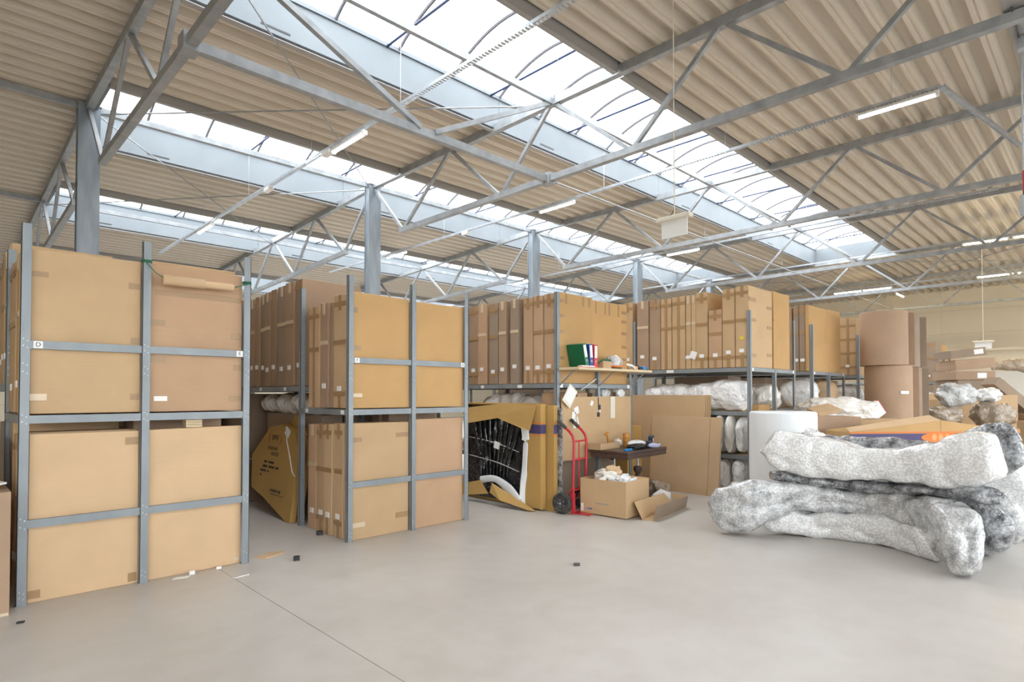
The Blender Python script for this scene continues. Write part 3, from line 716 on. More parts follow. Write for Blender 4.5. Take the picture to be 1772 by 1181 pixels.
# kraft roll hung with twine
kr = thing('kraft_paper_roll', 'rolled kraft paper tube hanging from green twine between two uprights', 'paper roll', (1.36, 5.53, 2.50))
d = Vector((0.57, 0.0, -0.005))
MB().tube([(0, 0, 0), (0.01, 0, 0), (0.32, 0, 0.0), (0.325, 0, 0)], [0.036, 0.043, 0.041, 0.036], 18).build('outer_roll', 'kraft_pale', kr, True)
MB().tube([(0.31, 0, 0), (0.56, 0, 0.0), (0.565, 0, 0)], [0.031, 0.031, 0.026], 18).build('inner_roll', 'kraft_pale', kr, True)
MB().tube([(-0.10, 0.06, 0.13), (-0.04, 0.02, 0.05), (0.0, 0.0, 0.02), (0.3, 0, 0.0), (0.57, 0, 0.005), (0.64, 0.03, 0.03), (0.71, 0.06, 0.06)], 0.004, 6).build('twine', 'twine', kr)
for (x, z) in ((-0.095, 0.14), (0.715, 0.065)):
    b = MB()
    for k in range(3): b.tube([(x+0.037*math.cos(a), 0.09+0.037*math.sin(a)-0.0, z+k*0.008) for a in [i*math.pi/6 for i in range(13)]], 0.004, 5)
    b.build('twine_knot', 'twine', kr)

# --- rack F / G
carton('flat_carton', 'golden flat carton behind the upper beam tagged F', None, 3.185, 3.905, 5.665, 5.72, 1.395, 2.635, 'kraft_yellow', [('F', 0.0, 0.06, -0.22, -0.16), ('F', 0.0, 0.10, 0.62, 0.67), ('F', 0.0, 0.12, 0.12, 0.16, 'tape_clear')])
carton('flat_carton', 'golden flat carton behind the upper beam tagged G', None, 3.985, 4.70, 5.665, 5.80, 1.395, 2.62, 'kraft_yellow', [])
carton('flat_carton', 'flat tan carton on the floor under tag F', None, 3.185, 3.905, 5.665, 5.79, 0.0, 1.235, 'kraft', [('F', 0.0, 0.12, -0.20, -0.15), ('F', 0.55, 0.71, -0.17, -0.12), ('F', 0.55, 0.71, 0.16, 0.22), ('F', 0.005, 0.16, 0.13, 0.18, 'tape_clear'), ('L', 0.04, 0.09, 0.01, 0.25), ('L', 0.04, 0.09, -0.22, -0.01), ('L', 0.01, 0.12, 0.62, 0.67)], [('L', 0.03, 0.19, 0.085, 0.06)])
carton('flat_carton', 'flat pinkish carton on the floor under tag G', None, 3.985, 4.70, 5.665, 5.80, 0.0, 1.255, 'kraft_pink', [])
fg = 'cartons filed in the F side of the rack'
row('narrow carton filed spine-out on the upper shelf behind tag F', fg, 3.15, 0.74, 1.395, [(5.725, 6.0, 2.62, 2), (6.03, 6.11, 2.56, 9, 'kraft_brown'), (6.12, 6.31, 2.57, 4, 'kraft_brown'), (6.32, 6.58, 2.55, 3)], ['kraft_pale'])
row('narrow carton standing spine-out on the floor under tag F', 'floor cartons under tag F', 3.15, 0.74, 0.0, [(5.80, 5.985, 1.23, 2), (5.99, 6.02, 1.22, 9), (6.02, 6.2, 1.22, 1), (6.21, 6.42, 1.21, 2), (6.43, 6.62, 1.2, 4, 'kraft_pink')], ['kraft_pale', 'kraft'])
gg = [(6.80, 7.0), (7.0, 7.235), (7.245, 7.5), (7.53, 7.69), (7.70, 7.87), (7.885, 8.05), (8.06, 8.22), (8.235, 8.4), (8.41, 8.58)]
row('tall brown carton filed spine-out on the high shelf behind the F cartons', 'tall brown cartons beyond tag F', 3.15, 0.78, 1.645, [(a, b_, 2.93-0.012*i, (0, 4, 4)[i % 3]) for i, (a, b_) in enumerate(gg)], ['kraft_brown', 'kraft_brown', 'kraft_grey'])
row('tall brown carton filed spine-out on the high shelf behind the F cartons', 'tall brown cartons beyond tag F', 3.15, 0.78, 1.645, [(8.68+0.2*i, 8.87+0.2*i, 2.88, (0, 4)[i % 2]) for i in range(2)], ['kraft_brown', 'kraft'])
row('tall carton on the high shelf behind the G cartons', 'tall cartons beyond tag G', 3.96, 0.75, 1.645, [(6.8, 7.3, 2.75, 0), (7.32, 7.9, 2.7, 1), (7.92, 8.5, 2.72, 4)], ['kraft', 'kraft_brown'])
row('carton standing on the floor behind the end carton under tag G', 'floor cartons under tag G', 3.985, 0.72, 0.0, [(5.82, 6.2, 1.2, 4), (6.22, 6.6, 1.318, 4)], ['kraft', 'kraft_brown'])
row('carton behind the end carton above tag G', 'upper cartons behind tag G', 3.985, 0.72, 1.395, [(5.82, 6.2, 2.58, 4), (6.22, 6.66, 2.56, 4)], ['kraft', 'kraft_brown'])
# low levels of the back bays, deep in shade
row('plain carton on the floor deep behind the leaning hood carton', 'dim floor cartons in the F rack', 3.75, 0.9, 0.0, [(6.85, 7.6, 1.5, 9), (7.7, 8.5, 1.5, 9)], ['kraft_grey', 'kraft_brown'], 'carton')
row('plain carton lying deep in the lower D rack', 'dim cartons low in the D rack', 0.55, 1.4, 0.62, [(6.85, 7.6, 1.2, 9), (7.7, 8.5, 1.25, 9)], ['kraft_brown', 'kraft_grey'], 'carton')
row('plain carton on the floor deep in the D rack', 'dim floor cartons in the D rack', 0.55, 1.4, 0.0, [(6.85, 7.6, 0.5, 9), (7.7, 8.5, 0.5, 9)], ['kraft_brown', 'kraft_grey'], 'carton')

# --- rack with the binders (third rack)
sp = [(941, 959, 2), (924, 941, 2), (906, 923, 0), (884, 899, 4), (863, 877, 4), (847, 863, 2), (829.5, 844, 4), (811, 829, 2)]
yy3 = [(5.345, 5.535), (5.54, 5.725), (5.74, 5.93), (6.015, 6.19), (6.28, 6.45), (6.46, 6.66), (6.70, 6.895), (6.90, 7.14)]
ml = ['kraft_brown', 'kraft_pink', 'kraft_brown', 'kraft_pink']
row('tall brown carton filed spine-out along the shelf beside the binders', 'tall cartons beside the binder rack', 6.03, 0.765, 1.695, [(a, b_, 2.925-0.006*(i % 3), sp[i][2], ('kraft_pink', 'kraft_pink', 'kraft_pink', 'kraft_grey', 'kraft_brown', 'kraft_grey', 'kraft_pink', 'kraft_brown')[i]) for i, (a, b_) in enumerate(yy3)], ml)
row('tall brown carton filed spine-out along the shelf beside the binders', 'tall cartons beside the binder rack', 6.03, 0.86, 1.695, [(7.25+0.24*i, 7.48+0.24*i, 2.93+0.04*(i % 3), (0, 2, 4)[i % 3]) for i in range(6)], ml)
# golden end cartons with many short tapes
W1 = 0.73
tp = [('F', 0.02, 0.10, z, z+0.045) for z in (0.07, 0.32, 0.68, 0.90, 1.10)] + [('F', u, u+0.035, -0.15, -0.01) for u in (0.13, 0.50, 0.64)]
carton('flat_carton', 'golden carton with short tape strips behind the binders', None, 6.07, 6.80, 5.275, 5.335, 1.695, 2.935, 'kraft_yellow', tp)
tp = [('F', u, u+0.03, -0.19, -0.01) for u in (0.10, 0.33, 0.43, 0.66)] + [('F', 0.76, 0.88, z, z+0.045) for z in (0.16, 0.36, 0.55, 0.76, 0.94, 1.08)]
carton('flat_carton', 'golden carton edged with tape strips above the bright blue cap', None, 6.82, 7.72, 5.318, 5.42, 1.695, 2.915, 'kraft_yellow', tp)
row('carton behind the golden end cartons of the binder rack', 'cartons behind the golden end cartons', 6.95, 0.76, 1.695, [(5.45, 5.9, 2.85, 9), (5.92, 6.5, 2.85, 9), (6.52, 7.1, 2.85, 9)], ['kraft'])
# small labelled cartons on the lower shelf, above the pinboard
row('small carton with a white label on the shelf under the binders', 'small cartons under the binders', 6.06, 0.30, 1.155, [(5.35, 5.6, 1.56, 9)], ['kraft_pink'], 'small_carton')
for (xa, xb, zt, mm) in ((6.38, 6.60, 1.57, 'kraft_brown'), (6.63, 6.86, 1.57, 'kraft_pink'), (6.98, 7.13, 1.56, 'kraft_brown'), (7.34, 7.66, 1.57, 'kraft_pink')):
    carton('small_carton', 'small carton with a white label on the shelf under the binders', 'small cartons under the binders', xa, xb, 5.42, 5.62, 1.155, zt, mm, [], [('F', (xb-xa)/2-0.05, 0.24, 0.10, 0.06)])
carton('carton', 'brown carton lying across the back of the low binder rack shelf', None, 6.64, 7.6, 6.2, 6.9, 1.155, 1.5, 'kraft_grey')

# --- fourth rack: spines
it4 = [(3.865, 4.08, 3.19, 2, 'kraft'), (4.085, 4.285, 3.175, 2, 'kraft'), (4.29, 4.515, 2.868, 2, 'kraft_pink'), (4.525, 4.73, 3.165, 2, 'kraft'), (4.735, 4.82, 3.15, 4, 'kraft'), (4.825, 4.92, 3.15, 4, 'kraft'), (4.925, 5.165, 3.155, 3, 'kraft'), (5.17, 5.375, 3.145, 3, 'kraft'), (5.38, 5.60, 3.15, 0, 'kraft_brown'), (5.61, 5.845, 3.15, 4, 'kraft_brown')]
o4 = row('tall tan carton filed spine-out above the film-wrapped bumpers', 'tall cartons above the wrapped bumpers', 8.79, 0.86, 1.955, it4, ['kraft'])
tag(o4[2], 'short carton with messy tape, lowest in the row above the wrapped bumpers'); del o4[2]['group']
o4[2].location.x -= 0.02
MB().box(-0.4322-0.008, -0.43, -0.02, 0.03, 0.42, 0.47).build('yellow_sticker', 'yellowdot', o4[0])
MB().obox(Matrix.Translation((-0.4495, 0.0, 0.22)) @ Euler((R(20), 0, 0)).to_matrix().to_4x4(), 0.004, 0.11, 0.12).build('red_printed_slip', 'paper', o4[4])
row('tall tan carton filed spine-out above the film-wrapped bumpers', 'tall cartons above the wrapped bumpers', 8.79, 0.86, 1.955, [(5.93+0.23*i, 6.15+0.23*i, 3.15, (0, 4, 2)[i % 3]) for i in range(3)], ['kraft', 'kraft_brown'])
carton('flat_carton', 'golden carton face with tape at its edges above the wrapped bumper rack end', None, 9.70, 10.36, 3.86, 3.98, 1.955, 3.215, 'kraft_yellow', [('F', -0.0, 0.02, -0.5, -0.45)])
row('carton behind the golden carton on the wrapped bumper rack', 'cartons behind the golden end carton', 9.70, 0.72, 1.955, [(4.0, 4.4, 3.15, 9), (4.42, 5.0, 3.15, 9), (5.02, 5.6, 3.15, 9)], ['kraft_yellow', 'kraft'])
for q in (o4[0],):
    for (u, v) in ((0.66, -0.30), (0.66, 0.62), (0.66, 0.18)):
        H = 1.235; vv = v if v > 0 else H+v
        MB().box(-0.43+u, -0.43+u+0.17, -0.1095, -0.10, vv, vv+0.05).build('tape', 'tape', q)
    for v in (-0.22, 0.70, 0.16):
        H = 1.235; vv = v if v > 0 else H+v
        MB().box(-0.43, -0.43+0.25, -0.1095, -0.10, vv, vv+0.05).build('tape', 'tape', q)
# --- fifth and sixth racks
row('tall brown carton filed spine-out beside the golden carton pair', 'cartons beside the golden pair', 11.38, 0.95, 1.965, [(3.962, 4.072, 3.175, 1, 'kraft_grey'), (4.08, 4.18, 3.17, 1, 'kraft_grey'), (4.2, 4.5, 3.15, 1, 'kraft_brown'), (4.52, 5.0, 3.15, 1, 'kraft_brown')], ['kraft_grey'])  # first carton's grey stands in for the golden carton's shaded side
carton('flat_carton', 'golden carton standing left of the pair on the fifth rack end', None, 11.36, 12.36, 3.896, 3.955, 1.965, 3.17, 'kraft_yellow', [('F', 0.0, 0.06, -0.17, -0.12)])
carton('flat_carton', 'golden carton with brown corner spots beside the heavily taped carton', None, 12.37, 13.12, 3.896, 4.3, 1.965, 3.195, 'kraft_yellow', [('F', 0.01, 0.05, -0.10, -0.06), ('F', 0.03, 0.07, 0.08, 0.11)])
row('carton standing behind the golden carton pair', 'cartons behind the golden pair', 12.37, 0.75, 1.965, [(4.32, 4.9, 3.15, 9), (4.92, 5.5, 3.15, 9)], ['kraft'])
row('tall carton criss-crossed with brown tape behind the cardboard rolls', None, 14.16, 0.6, 1.955, [(3.9, 4.22, 3.19, 5, 'kraft')], ['kraft'])
row('tall carton filed beyond the criss-cross taped carton', 'cartons on the sixth rack', 14.16, 0.8, 1.955, [(4.25, 4.6, 3.15, 1), (4.62, 5.0, 3.15, 1)], ['kraft_brown'])
# far rack by the end wall
row('tall grey-brown carton on the short rack near the end wall', 'far cartons near the end wall', 22.66, 0.9, 1.925, [(3.98, 4.36, 3.2, 1), (4.38, 4.8, 3.17, 1), (4.82, 5.2, 3.1, 1)], ['kraft_grey'], 'far_carton')
carton('far_carton', 'golden carton on the short rack near the end wall', None, 23.58, 24.4, 3.98, 4.6, 1.925, 3.17, 'kraft_yellow')
carton('far_carton', 'square carton topped beyond the short rack beside the end wall', None, 26.0, 27.2, 4.2, 5.4, 1.9, 3.05, 'kraft_pink', [('F', 0.5, 0.6, 0.02, -0.02)])
carton('carton', 'big carton base under the square carton by the end wall', None, 25.8, 27.4, 4.1, 5.5, 0.0, 1.9, 'kraft_grey')

# ------------------------------------------------------------------ wrapped and crumpled things
def catmull(P, n):
    out = []
    m = len(P)-1
    for i in range(n+1):
        t = i/n*m; k = min(int(t), m-1); f = t-k
        p0, p1, p2, p3 = P[max(k-1, 0)], P[k], P[k+1], P[min(k+2, m)]
        out.append([0.5*((2*b)+(-a+c)*f+(2*a-5*b+4*c-d)*f*f+(-a+3*b-3*c+d)*f**3) for a, b, c, d in zip(p0, p1, p2, p3)])
    return out
def sweep(name, st, m, parent=None, n=90, k=40, amp=0.018, fine=0.006, seed=0, power=2.4, groove=0.0, freq=4.0, floor=None):
    """st: stations (x, y, z, half width, half height); the section lies across the path"""
    s_ = catmull(st, n); b = MB()
    for i, (x, y, z, hw, hh) in enumerate(s_):
        a, c = s_[max(i-1, 0)], s_[min(i+1, n)]
        t = Vector((c[0]-a[0], c[1]-a[1], c[2]-a[2])).normalized()
        r = t.cross(Vector((0, 0, 1)))
        r = r.normalized() if r.length > 1e-4 else Vector((1, 0, 0)); u = r.cross(t).normalized()
        hw = max(hw, 0.004); hh = max(hh, 0.004)
        for j in range(k):
            an = 2*math.pi*j/k; ca, sa = math.cos(an), math.sin(an)
            q = (abs(ca)**power+abs(sa)**power)**(-1/power)
            g = 1-groove*max(0, -ca)**2*max(0, 1-abs(sa)*1.6) if groove else 1
            p = Vector((x, y, z))+r*(hw*q*ca*g*(-1))+u*(hh*q*sa)
            sd = Vector((seed*7.1, seed*3.3, seed))
            d = amp*noise.fractal(p*freq+sd, 1.1, 2.0, 2)+fine*0.5*noise.noise(p*22+sd)
            d -= amp*0.9*max(0, 0.22-abs(noise.noise(p*freq*0.8+sd*2)))*3.0
            nrm = (r*(-ca*q)+u*sa*q).normalized()
            p = p+nrm*d*min(1, min(hw, hh)/0.06)
            if floor is not None: p.z = max(p.z, floor)
            b.v.append(tuple(p))
    for i in range(n):
        for j in range(k): b.face((i*k+j, i*k+(j+1) % k, (i+1)*k+(j+1) % k, (i+1)*k+j))
    b.face(tuple(range(k))); b.face(tuple(n*k+j for j in range(k)))
    o = b.build(name, m, parent, True)
    for p in o.data.polygons: p.use_smooth = True
    return o
def blob(name, c, rad, m, parent=None, amp=0.25, freq=2.2, seed=0, sub=4, rot=0, flat=None, power=2.6):
    bm = bmesh.new(); bmesh.ops.create_icosphere(bm, subdivisions=sub, radius=1)
    sd = Vector((seed*5.3, seed*2.7, seed*1.1)); rz = Matrix.Rotation(rot, 3, 'Z')
    for v in bm.verts:
        n0 = v.co.normalized()
        q = (abs(n0.x)**power+abs(n0.y)**power+abs(n0.z)**power)**(-1/power)
        d = 1+amp*noise.fractal(n0*freq*0.8+sd, 1.1, 2.1, 3)-amp*0.9*max(0, 0.2-abs(noise.noise(n0*freq+sd)))
        p = rz @ Vector((n0.x*rad[0]*q*d, n0.y*rad[1]*q*d, n0.z*rad[2]*q*d))
        if flat is not None: p.z = max(p.z, flat)
        v.co = p
    me = bpy.data.meshes.new(name); bm.to_mesh(me); bm.free(); me.materials.append(M[m])
    for p in me.polygons: p.use_smooth = True
    o = bpy.data.objects.new(name, me); COL.objects.link(o); o.location = c
    if parent is not None: o.parent = parent
    return o

# --- bubble-wrapped bumpers on the floor
def shift(st, dx, dy=0, dz=0, s=1.0): return [(x+dx, y+dy, z+dz, hw*s, hh*s) for (x, y, z, hw, hh) in st]
A = [(6.29, 3.20, 0.40, 0.07, 0.12), (6.31, 3.10, 0.34, 0.11, 0.22), (6.36, 2.95, 0.285, 0.15, 0.28), (6.50, 2.72, 0.39, 0.15, 0.225), (6.78, 2.45, 0.43, 0.15, 0.15), (7.00, 2.15, 0.40, 0.16, 0.135),
     (7.08, 1.80, 0.40, 0.16, 0.135), (7.00, 1.45, 0.405, 0.17, 0.15), (6.78, 1.20, 0.39, 0.18, 0.19), (6.50, 1.03, 0.32, 0.18, 0.245), (6.28, 0.94, 0.22, 0.15, 0.21), (6.15, 0.895, 0.13, 0.09, 0.12), (6.11, 0.88, 0.10, 0.02, 0.03)]
AL = [(6.58, 2.76, 0.17, 0.03, 0.05), (6.68, 2.62, 0.145, 0.10, 0.13), (6.92, 2.30, 0.14, 0.14, 0.145), (7.02, 1.88, 0.14, 0.14, 0.15), (6.95, 1.48, 0.14, 0.14, 0.15), (6.74, 1.22, 0.14, 0.13, 0.15), (6.52, 1.08, 0.13, 0.08, 0.10)]
wa = thing('wrapped_bumper', 'bubble-wrapped bumper lying on the floor, lowest and foremost of the pile', 'bumper', (6.5, 2.0, 0))
for nm, st_, m_, sd_ in (('upper_roll', A, 'bub_grey', 1), ('lower_lip', AL, 'bub_white', 8)):
    sweep(nm, [(x-6.5, y-2.0, z, a, c) for (x, y, z, a, c) in st_], m_, wa, 150, 56, 0.04, 0.004, sd_, 3.4, floor=0.0, freq=3.6)
D1 = [(6.98, 3.00, 0.28, 0.04, 0.06), (7.04, 2.92, 0.28, 0.12, 0.22), (7.25, 2.66, 0.26, 0.15, 0.25), (7.50, 2.25, 0.25, 0.15, 0.24), (7.60, 1.80, 0.245, 0.15, 0.24), (7.50, 1.35, 0.25, 0.15, 0.245), (7.31, 1.02, 0.27, 0.15, 0.265), (7.17, 0.84, 0.25, 0.14, 0.24), (7.09, 0.75, 0.20, 0.09, 0.15), (7.06, 0.72, 0.18, 0.02, 0.04)]
D2 = [(7.40, 3.02, 0.28, 0.04, 0.06), (7.46, 2.94, 0.28, 0.12, 0.22), (7.68, 2.68, 0.26, 0.15, 0.25), (7.93, 2.25, 0.25, 0.15, 0.24), (8.02, 1.80, 0.245, 0.15, 0.24), (7.90, 1.35, 0.25, 0.15, 0.245), (7.70, 0.99, 0.28, 0.15, 0.28), (7.55, 0.79, 0.27, 0.14, 0.26), (7.47, 0.69, 0.22, 0.09, 0.16), (7.44, 0.66, 0.2, 0.02, 0.04)]
tag(sweep('wrapped_bumper', D1, 'bub_dark', seed=2, amp=0.022, n=120, floor=0.0), 'dark bubble-wrapped bumper nested right behind the foremost one on the floor', 'bumper')
tag(sweep('wrapped_bumper', D2, 'bub_grey', seed=3, amp=0.022, n=120, floor=0.0), 'rearmost bubble-wrapped bumper on the floor, rounded end beyond the dark one', 'bumper')
Cst = [(6.68, 2.70, 0.645, 0.06, 0.045), (6.76, 2.60, 0.638, 0.15, 0.06), (6.98, 2.2, 0.597, 0.20, 0.065), (7.06, 1.7, 0.592, 0.21, 0.065), (6.95, 1.2, 0.622, 0.21, 0.062), (6.76, 0.84, 0.638, 0.17, 0.075), (6.69, 0.70, 0.63, 0.06, 0.045)]
tag(sweep('wrapped_bumper', Cst, 'bub_dark', seed=4, amp=0.022, n=120, freq=5.0), 'flattened dark bubble-wrapped bumper sandwiched in the middle of the pile', 'bumper')
B = [(6.60, 2.70, 1.02, 0.09, 0.13), (6.62, 2.66, 0.99, 0.12, 0.17), (6.68, 2.52, 0.91, 0.15, 0.225), (6.78, 2.22, 0.865, 0.17, 0.22), (6.86, 1.85, 0.84, 0.17, 0.185), (6.86, 1.45, 0.845, 0.17, 0.185), (6.80, 1.14, 0.875, 0.17, 0.205), (6.70, 0.88, 0.965, 0.15, 0.25), (6.62, 0.76, 1.03, 0.11, 0.18), (6.58, 0.70, 1.05, 0.02, 0.05)]
tag(sweep('wrapped_bumper', B, 'bub_white', seed=5, amp=0.035, fine=0.004, n=150, k=56, power=3.6, freq=3.4), 'white bubble-wrapped bumper with a sagging middle, topmost front of the pile', 'bumper')
B2 = [(6.92, 2.66, 0.92, 0.03, 0.05), (6.95, 2.6, 0.92, 0.1, 0.17), (7.12, 2.2, 0.86, 0.13, 0.2), (7.2, 1.7, 0.85, 0.13, 0.2), (7.16, 1.2, 0.85, 0.13, 0.2), (7.08, 0.92, 0.95, 0.13, 0.25), (7.0, 0.74, 1.05, 0.10, 0.25), (6.96, 0.66, 1.12, 0.07, 0.18), (6.95, 0.62, 1.14, 0.02, 0.05)]
tag(sweep('wrapped_bumper', shift(B2, 0.075, 0.0, 0.03), 'bub_dark', seed=6, amp=0.03, n=120, freq=5.0), 'dark bubble-wrapped bumper behind the white one with its end sticking up', 'bumper')
tag(blob('wrapped_part', (8.35, 0.80, 0.46), (0.30, 0.34, 0.46), 'bub_white', amp=0.2, seed=3, flat=-0.46), 'white bubble-wrapped bulk standing past the upturned bumper end', 'wrapped part')

# --- foam roll
fr = thing('foam_roll', 'thick white foam sheet roll standing in front of the wrapped bumper rack', 'foam roll', (8.32, 3.20, 0))
MB().lathe([(0.40, 0.0), (0.425, 0.02), (0.43, 0.6), (0.425, 1.29), (0.40, 1.31), (0.09, 1.305), (0.085, 0.6), (0.08, 0.1)], n=48).build('rolled_sheet', 'foam', fr, True)
tag(blob('bubble_wrap_scrap', (7.72, 2.62, 1.0), (0.14, 0.14, 0.10), 'bub_white', amp=0.5, seed=9, sub=3), 'torn scrap of bubble wrap poking up beside the foam roll', 'wrap scrap')

# --- long golden box with purple band
yb = thing('long_golden_carton', 'long golden carton with purple band and orange oval behind the bubble-wrapped pile', 'carton', (8.41, 2.40, 0), R(-39.7))
MB().prism([(0, 0, 0), (2.36, 0, 0), (2.36, 0, 1.085), (1.9, 0, 1.12), (1.25, 0, 1.205), (0.7, 0, 1.14), (0, 0, 1.06)], (0, 0.5, 0)).build('box_body', 'kraft_yellow', yb, bevel=0.004)
MB().prism([(0, 0.0, 1.06), (0.7, 0.0, 1.14), (1.25, 0, 1.205), (1.24, 0.18, 1.265), (0.7, 0.2, 1.19), (0.06, 0.16, 1.10)], (0, 0.004, 0.003)).build('lifted_flap', 'kraft_pale', yb)
MB().box(0.0, 2.36, -0.004, 0.0, 0.925, 1.035).build('purple_band', 'purple', yb)
MB().box(0.0, 2.36, -0.004, 0.0, 1.042, 1.06).build('orange_line', 'orange', yb)
MB().box(0.0, 2.36, -0.004, 0.0, 0.90, 0.918).build('orange_line', 'orange', yb)
lg = MB(); lg.v += [(1.24+0.27*math.cos(a), -0.007, 0.985+0.066*math.sin(a)) for a in [i*math.pi/16 for i in range(32)]]; lg.face(tuple(range(32))); lgo = lg.build('oval_emblem', 'orange', yb)
for dx in (-0.09, 0.0, 0.09):
    q = MB(); q.v += [(1.24+dx+0.032*math.cos(a), -0.009, 0.985+0.045*math.sin(a)) for a in [i*math.pi/8 for i in range(16)]]; q.face(tuple(range(16))); q.build('emblem_mark', 'orange_lt', lgo)
MB().box(1.245, 1.25, -0.0035, 0.0, 0.9, 1.2).build('panel_crease', 'tape', yb)

# --- brown carton and film heap
carton('carton', 'open brown carton wall between the foam roll and the long golden carton', None, -0.32, 0.32, -0.2, 0.2, 0, 1.23, 'kraft_brown', rot=(0, 0, R(-44))).location = (9.33, 2.90, 0)
pb = carton('carton', 'large brown carton under the heap of milky film', None, 9.75, 11.0, 2.25, 3.0, 0.0, 1.17, 'kraft', rot=(0, 0, R(-42)))
pb.location = (10.30, 3.02, 0)
fh_ = blob('film_heap', (10.10, 3.08, 1.28), (0.58, 0.34, 0.22), 'film_warm', amp=0.16, freq=3.0, seed=4, sub=5, rot=R(-42), flat=-0.11)
tag(fh_, 'heap of milky crumpled plastic film lying on a large brown carton', 'film heap')
wbx = thing('white_box', 'white flat box with a red edge leaning in the film heap', 'box', (10.72, 2.62, 1.205), R(-30), rot=(0, R(-35), R(-40)))
MB().box(-0.085, 0.085, -0.05, 0.05, 0, 0.23).build('box_body', 'white', wbx, bevel=0.004); MB().box(0.08, 0.09, -0.052, 0.052, 0, 0.23).build('red_edge', 'red', wbx)
tag(MB().obox(Matrix.Translation((9.32, 3.00, 1.315)) @ Euler((0.3, R(-12), R(-40))).to_matrix().to_4x4(), 0.34, 0.28, 0.05).build('pale_carton_flap', 'kraft_pale'), 'pale cardboard flap sticking up behind the foam roll', 'cardboard flap')

# --- cardboard rolls
for (x, y, r, lab) in ((13.15, 3.14, 0.40, 'wide'), (14.22, 3.02, 0.27, 'narrow')):
    for k, z in enumerate((0.0, 1.045, 2.09)):
        rx = (0.08, 0.09, 0.0)[k] if lab == 'wide' else (0.0, 0.02, -0.02)[k]
        t = thing('cardboard_roll', ('bottom', 'middle', 'top')[k]+' roll of corrugated cardboard in the %s stack before the sixth rack' % lab, 'cardboard roll', (x+rx, y-rx*0.5, z))
        MB().lathe([(r-0.01, 0), (r, 0.01), (r, 0.99), (r-0.01, 1.04 if k == 1 else 1.03), (0.12, 1.03), (0.12, 0.05)], n=40).build('rolled_board', 'kraft_brown' if lab == 'wide' else 'kraft_grey', t, True)
        a = R(-62); MB().obox(Matrix.Translation((math.cos(a)*r*0.93, math.sin(a)*r*0.93, 0.515)) @ Matrix.Rotation(a+R(70), 4, 'Z'), 0.02, 0.28, 1.0).build('free_edge', 'kraft_brown' if lab == 'wide' else 'kraft_grey', t)
        if k == 1 and lab == 'wide': MB().obox(Matrix.Translation((-r*0.62, -r*0.80, 0.53)) @ Matrix.Rotation(R(52-90), 4, 'Z'), 0.16, 0.03, 0.055).build('shipping_label', 'paper', t)

# --- heap at the far right
def hcarton(c, size, rot, m, label, group=None):
    o = MB().box(-size[0]/2, size[0]/2, -size[1]/2, size[1]/2, 0, size[2]).build('heap_carton', m, bevel=0.006); o.location = c; o.rotation_euler = rot
    tag(o, label, 'carton', group); return o
hcarton((20.7, 2.95, 0), (1.5, 1.3, 0.95), (0, 0, R(-45)), 'kraft_grey', 'wide grey-brown carton at the foot of the far heap')
hcarton((20.7, 2.95, 0.955), (1.4, 1.2, 0.60), (0, 0, R(-45)), 'kraft', 'square tan carton second from the floor under the far heap stack')
hcarton((20.75, 2.90, 1.56), (1.25, 1.0, 0.36), (0, 0, R(-47)), 'kraft_grey', 'dusty grey carton carrying the flat cartons of the far heap stack')
q = hcarton((20.62, 3.0, 1.93), (1.1, 0.9, 0.24), (0, 0, R(-44)), 'kraft_brown', 'flat brown carton with a big white label in the far heap stack')
MB().box(0.05, 0.30, -0.452, -0.449, 0.05, 0.19).build('shipping_label', 'paper', q)
q = hcarton((20.66, 2.95, 2.235), (1.08, 0.8, 0.27), (0, R(-5), R(-46)), 'kraft_brown', 'long flat carton second from the top of the far heap stack')
q = hcarton((20.50, 3.05, 2.56), (0.95, 0.7, 0.22), (0, R(-7), R(-46)), 'kraft_grey', 'tilted flat carton on the very top of the far heap stack')
MB().box(0.15, 0.40, -0.352, -0.349, 0.05, 0.18).build('shipping_label', 'paper', q)
hcarton((19.62, 2.0, 1.42), (1.15, 0.45, 0.24), (0, R(40), R(-46)), 'kraft_grey', 'long brown carton sliding down the right of the far heap')
hcarton((18.9, 2.35, 0.0), (1.15, 0.7, 1.52), (0, 0, R(-45)), 'kraft', 'broad tan carton in the middle of the far heap')
hcarton((19.75, 1.5, 0.0), (0.8, 0.5, 1.05), (0, 0, R(-45)), 'kraft_grey', 'dark carton standing below the sliding long carton')
hcarton((17.5, 0.95, 0.0), (1.0, 0.8, 0.95), (0, 0, R(-40)), 'kraft', 'low tan carton at the right foot of the far heap')
hcarton((17.3, 3.05, 0.0), (0.6, 0.5, 1.42), (0, 0, R(-45)), 'kraft', 'tilted tan carton wedged by the leaning golden boards')
tag(blob('wrapped_cushion', (15.95, 2.45, 1.515), (0.36, 0.26, 0.26), 'film_grey', amp=0.3, seed=11, rot=R(-45)), 'grey seat-like part in cloudy film on top of the wrapped bundles', 'wrapped part')
tag(blob('wrapped_bundle', (15.62, 2.68, 1.04), (0.40, 0.32, 0.24), 'film_brown', amp=0.22, seed=12, rot=R(-40), flat=-0.225), 'brown film-wrapped bundle under the grey wrapped seat', 'wrapped bundle')
tag(blob('wrapped_bundle', (16.48, 1.90, 1.085), (0.38, 0.34, 0.28), 'film_brown', amp=0.22, seed=13, rot=R(-40), flat=-0.27), 'brown film-wrapped bundle under the small white film pillow', 'wrapped bundle')
tag(blob('film_pillow', (16.62, 1.98, 1.52), (0.3, 0.22, 0.15), 'film_white', amp=0.3, seed=14), 'small white film pillow beside the grey wrapped seat', 'film pillow')
hcarton((16.05, 2.29, 0.0), (1.75, 0.7, 0.82), (0, 0, R(-42)), 'kraft_grey', 'plain carton carrying the wrapped bundles in front of the heap')
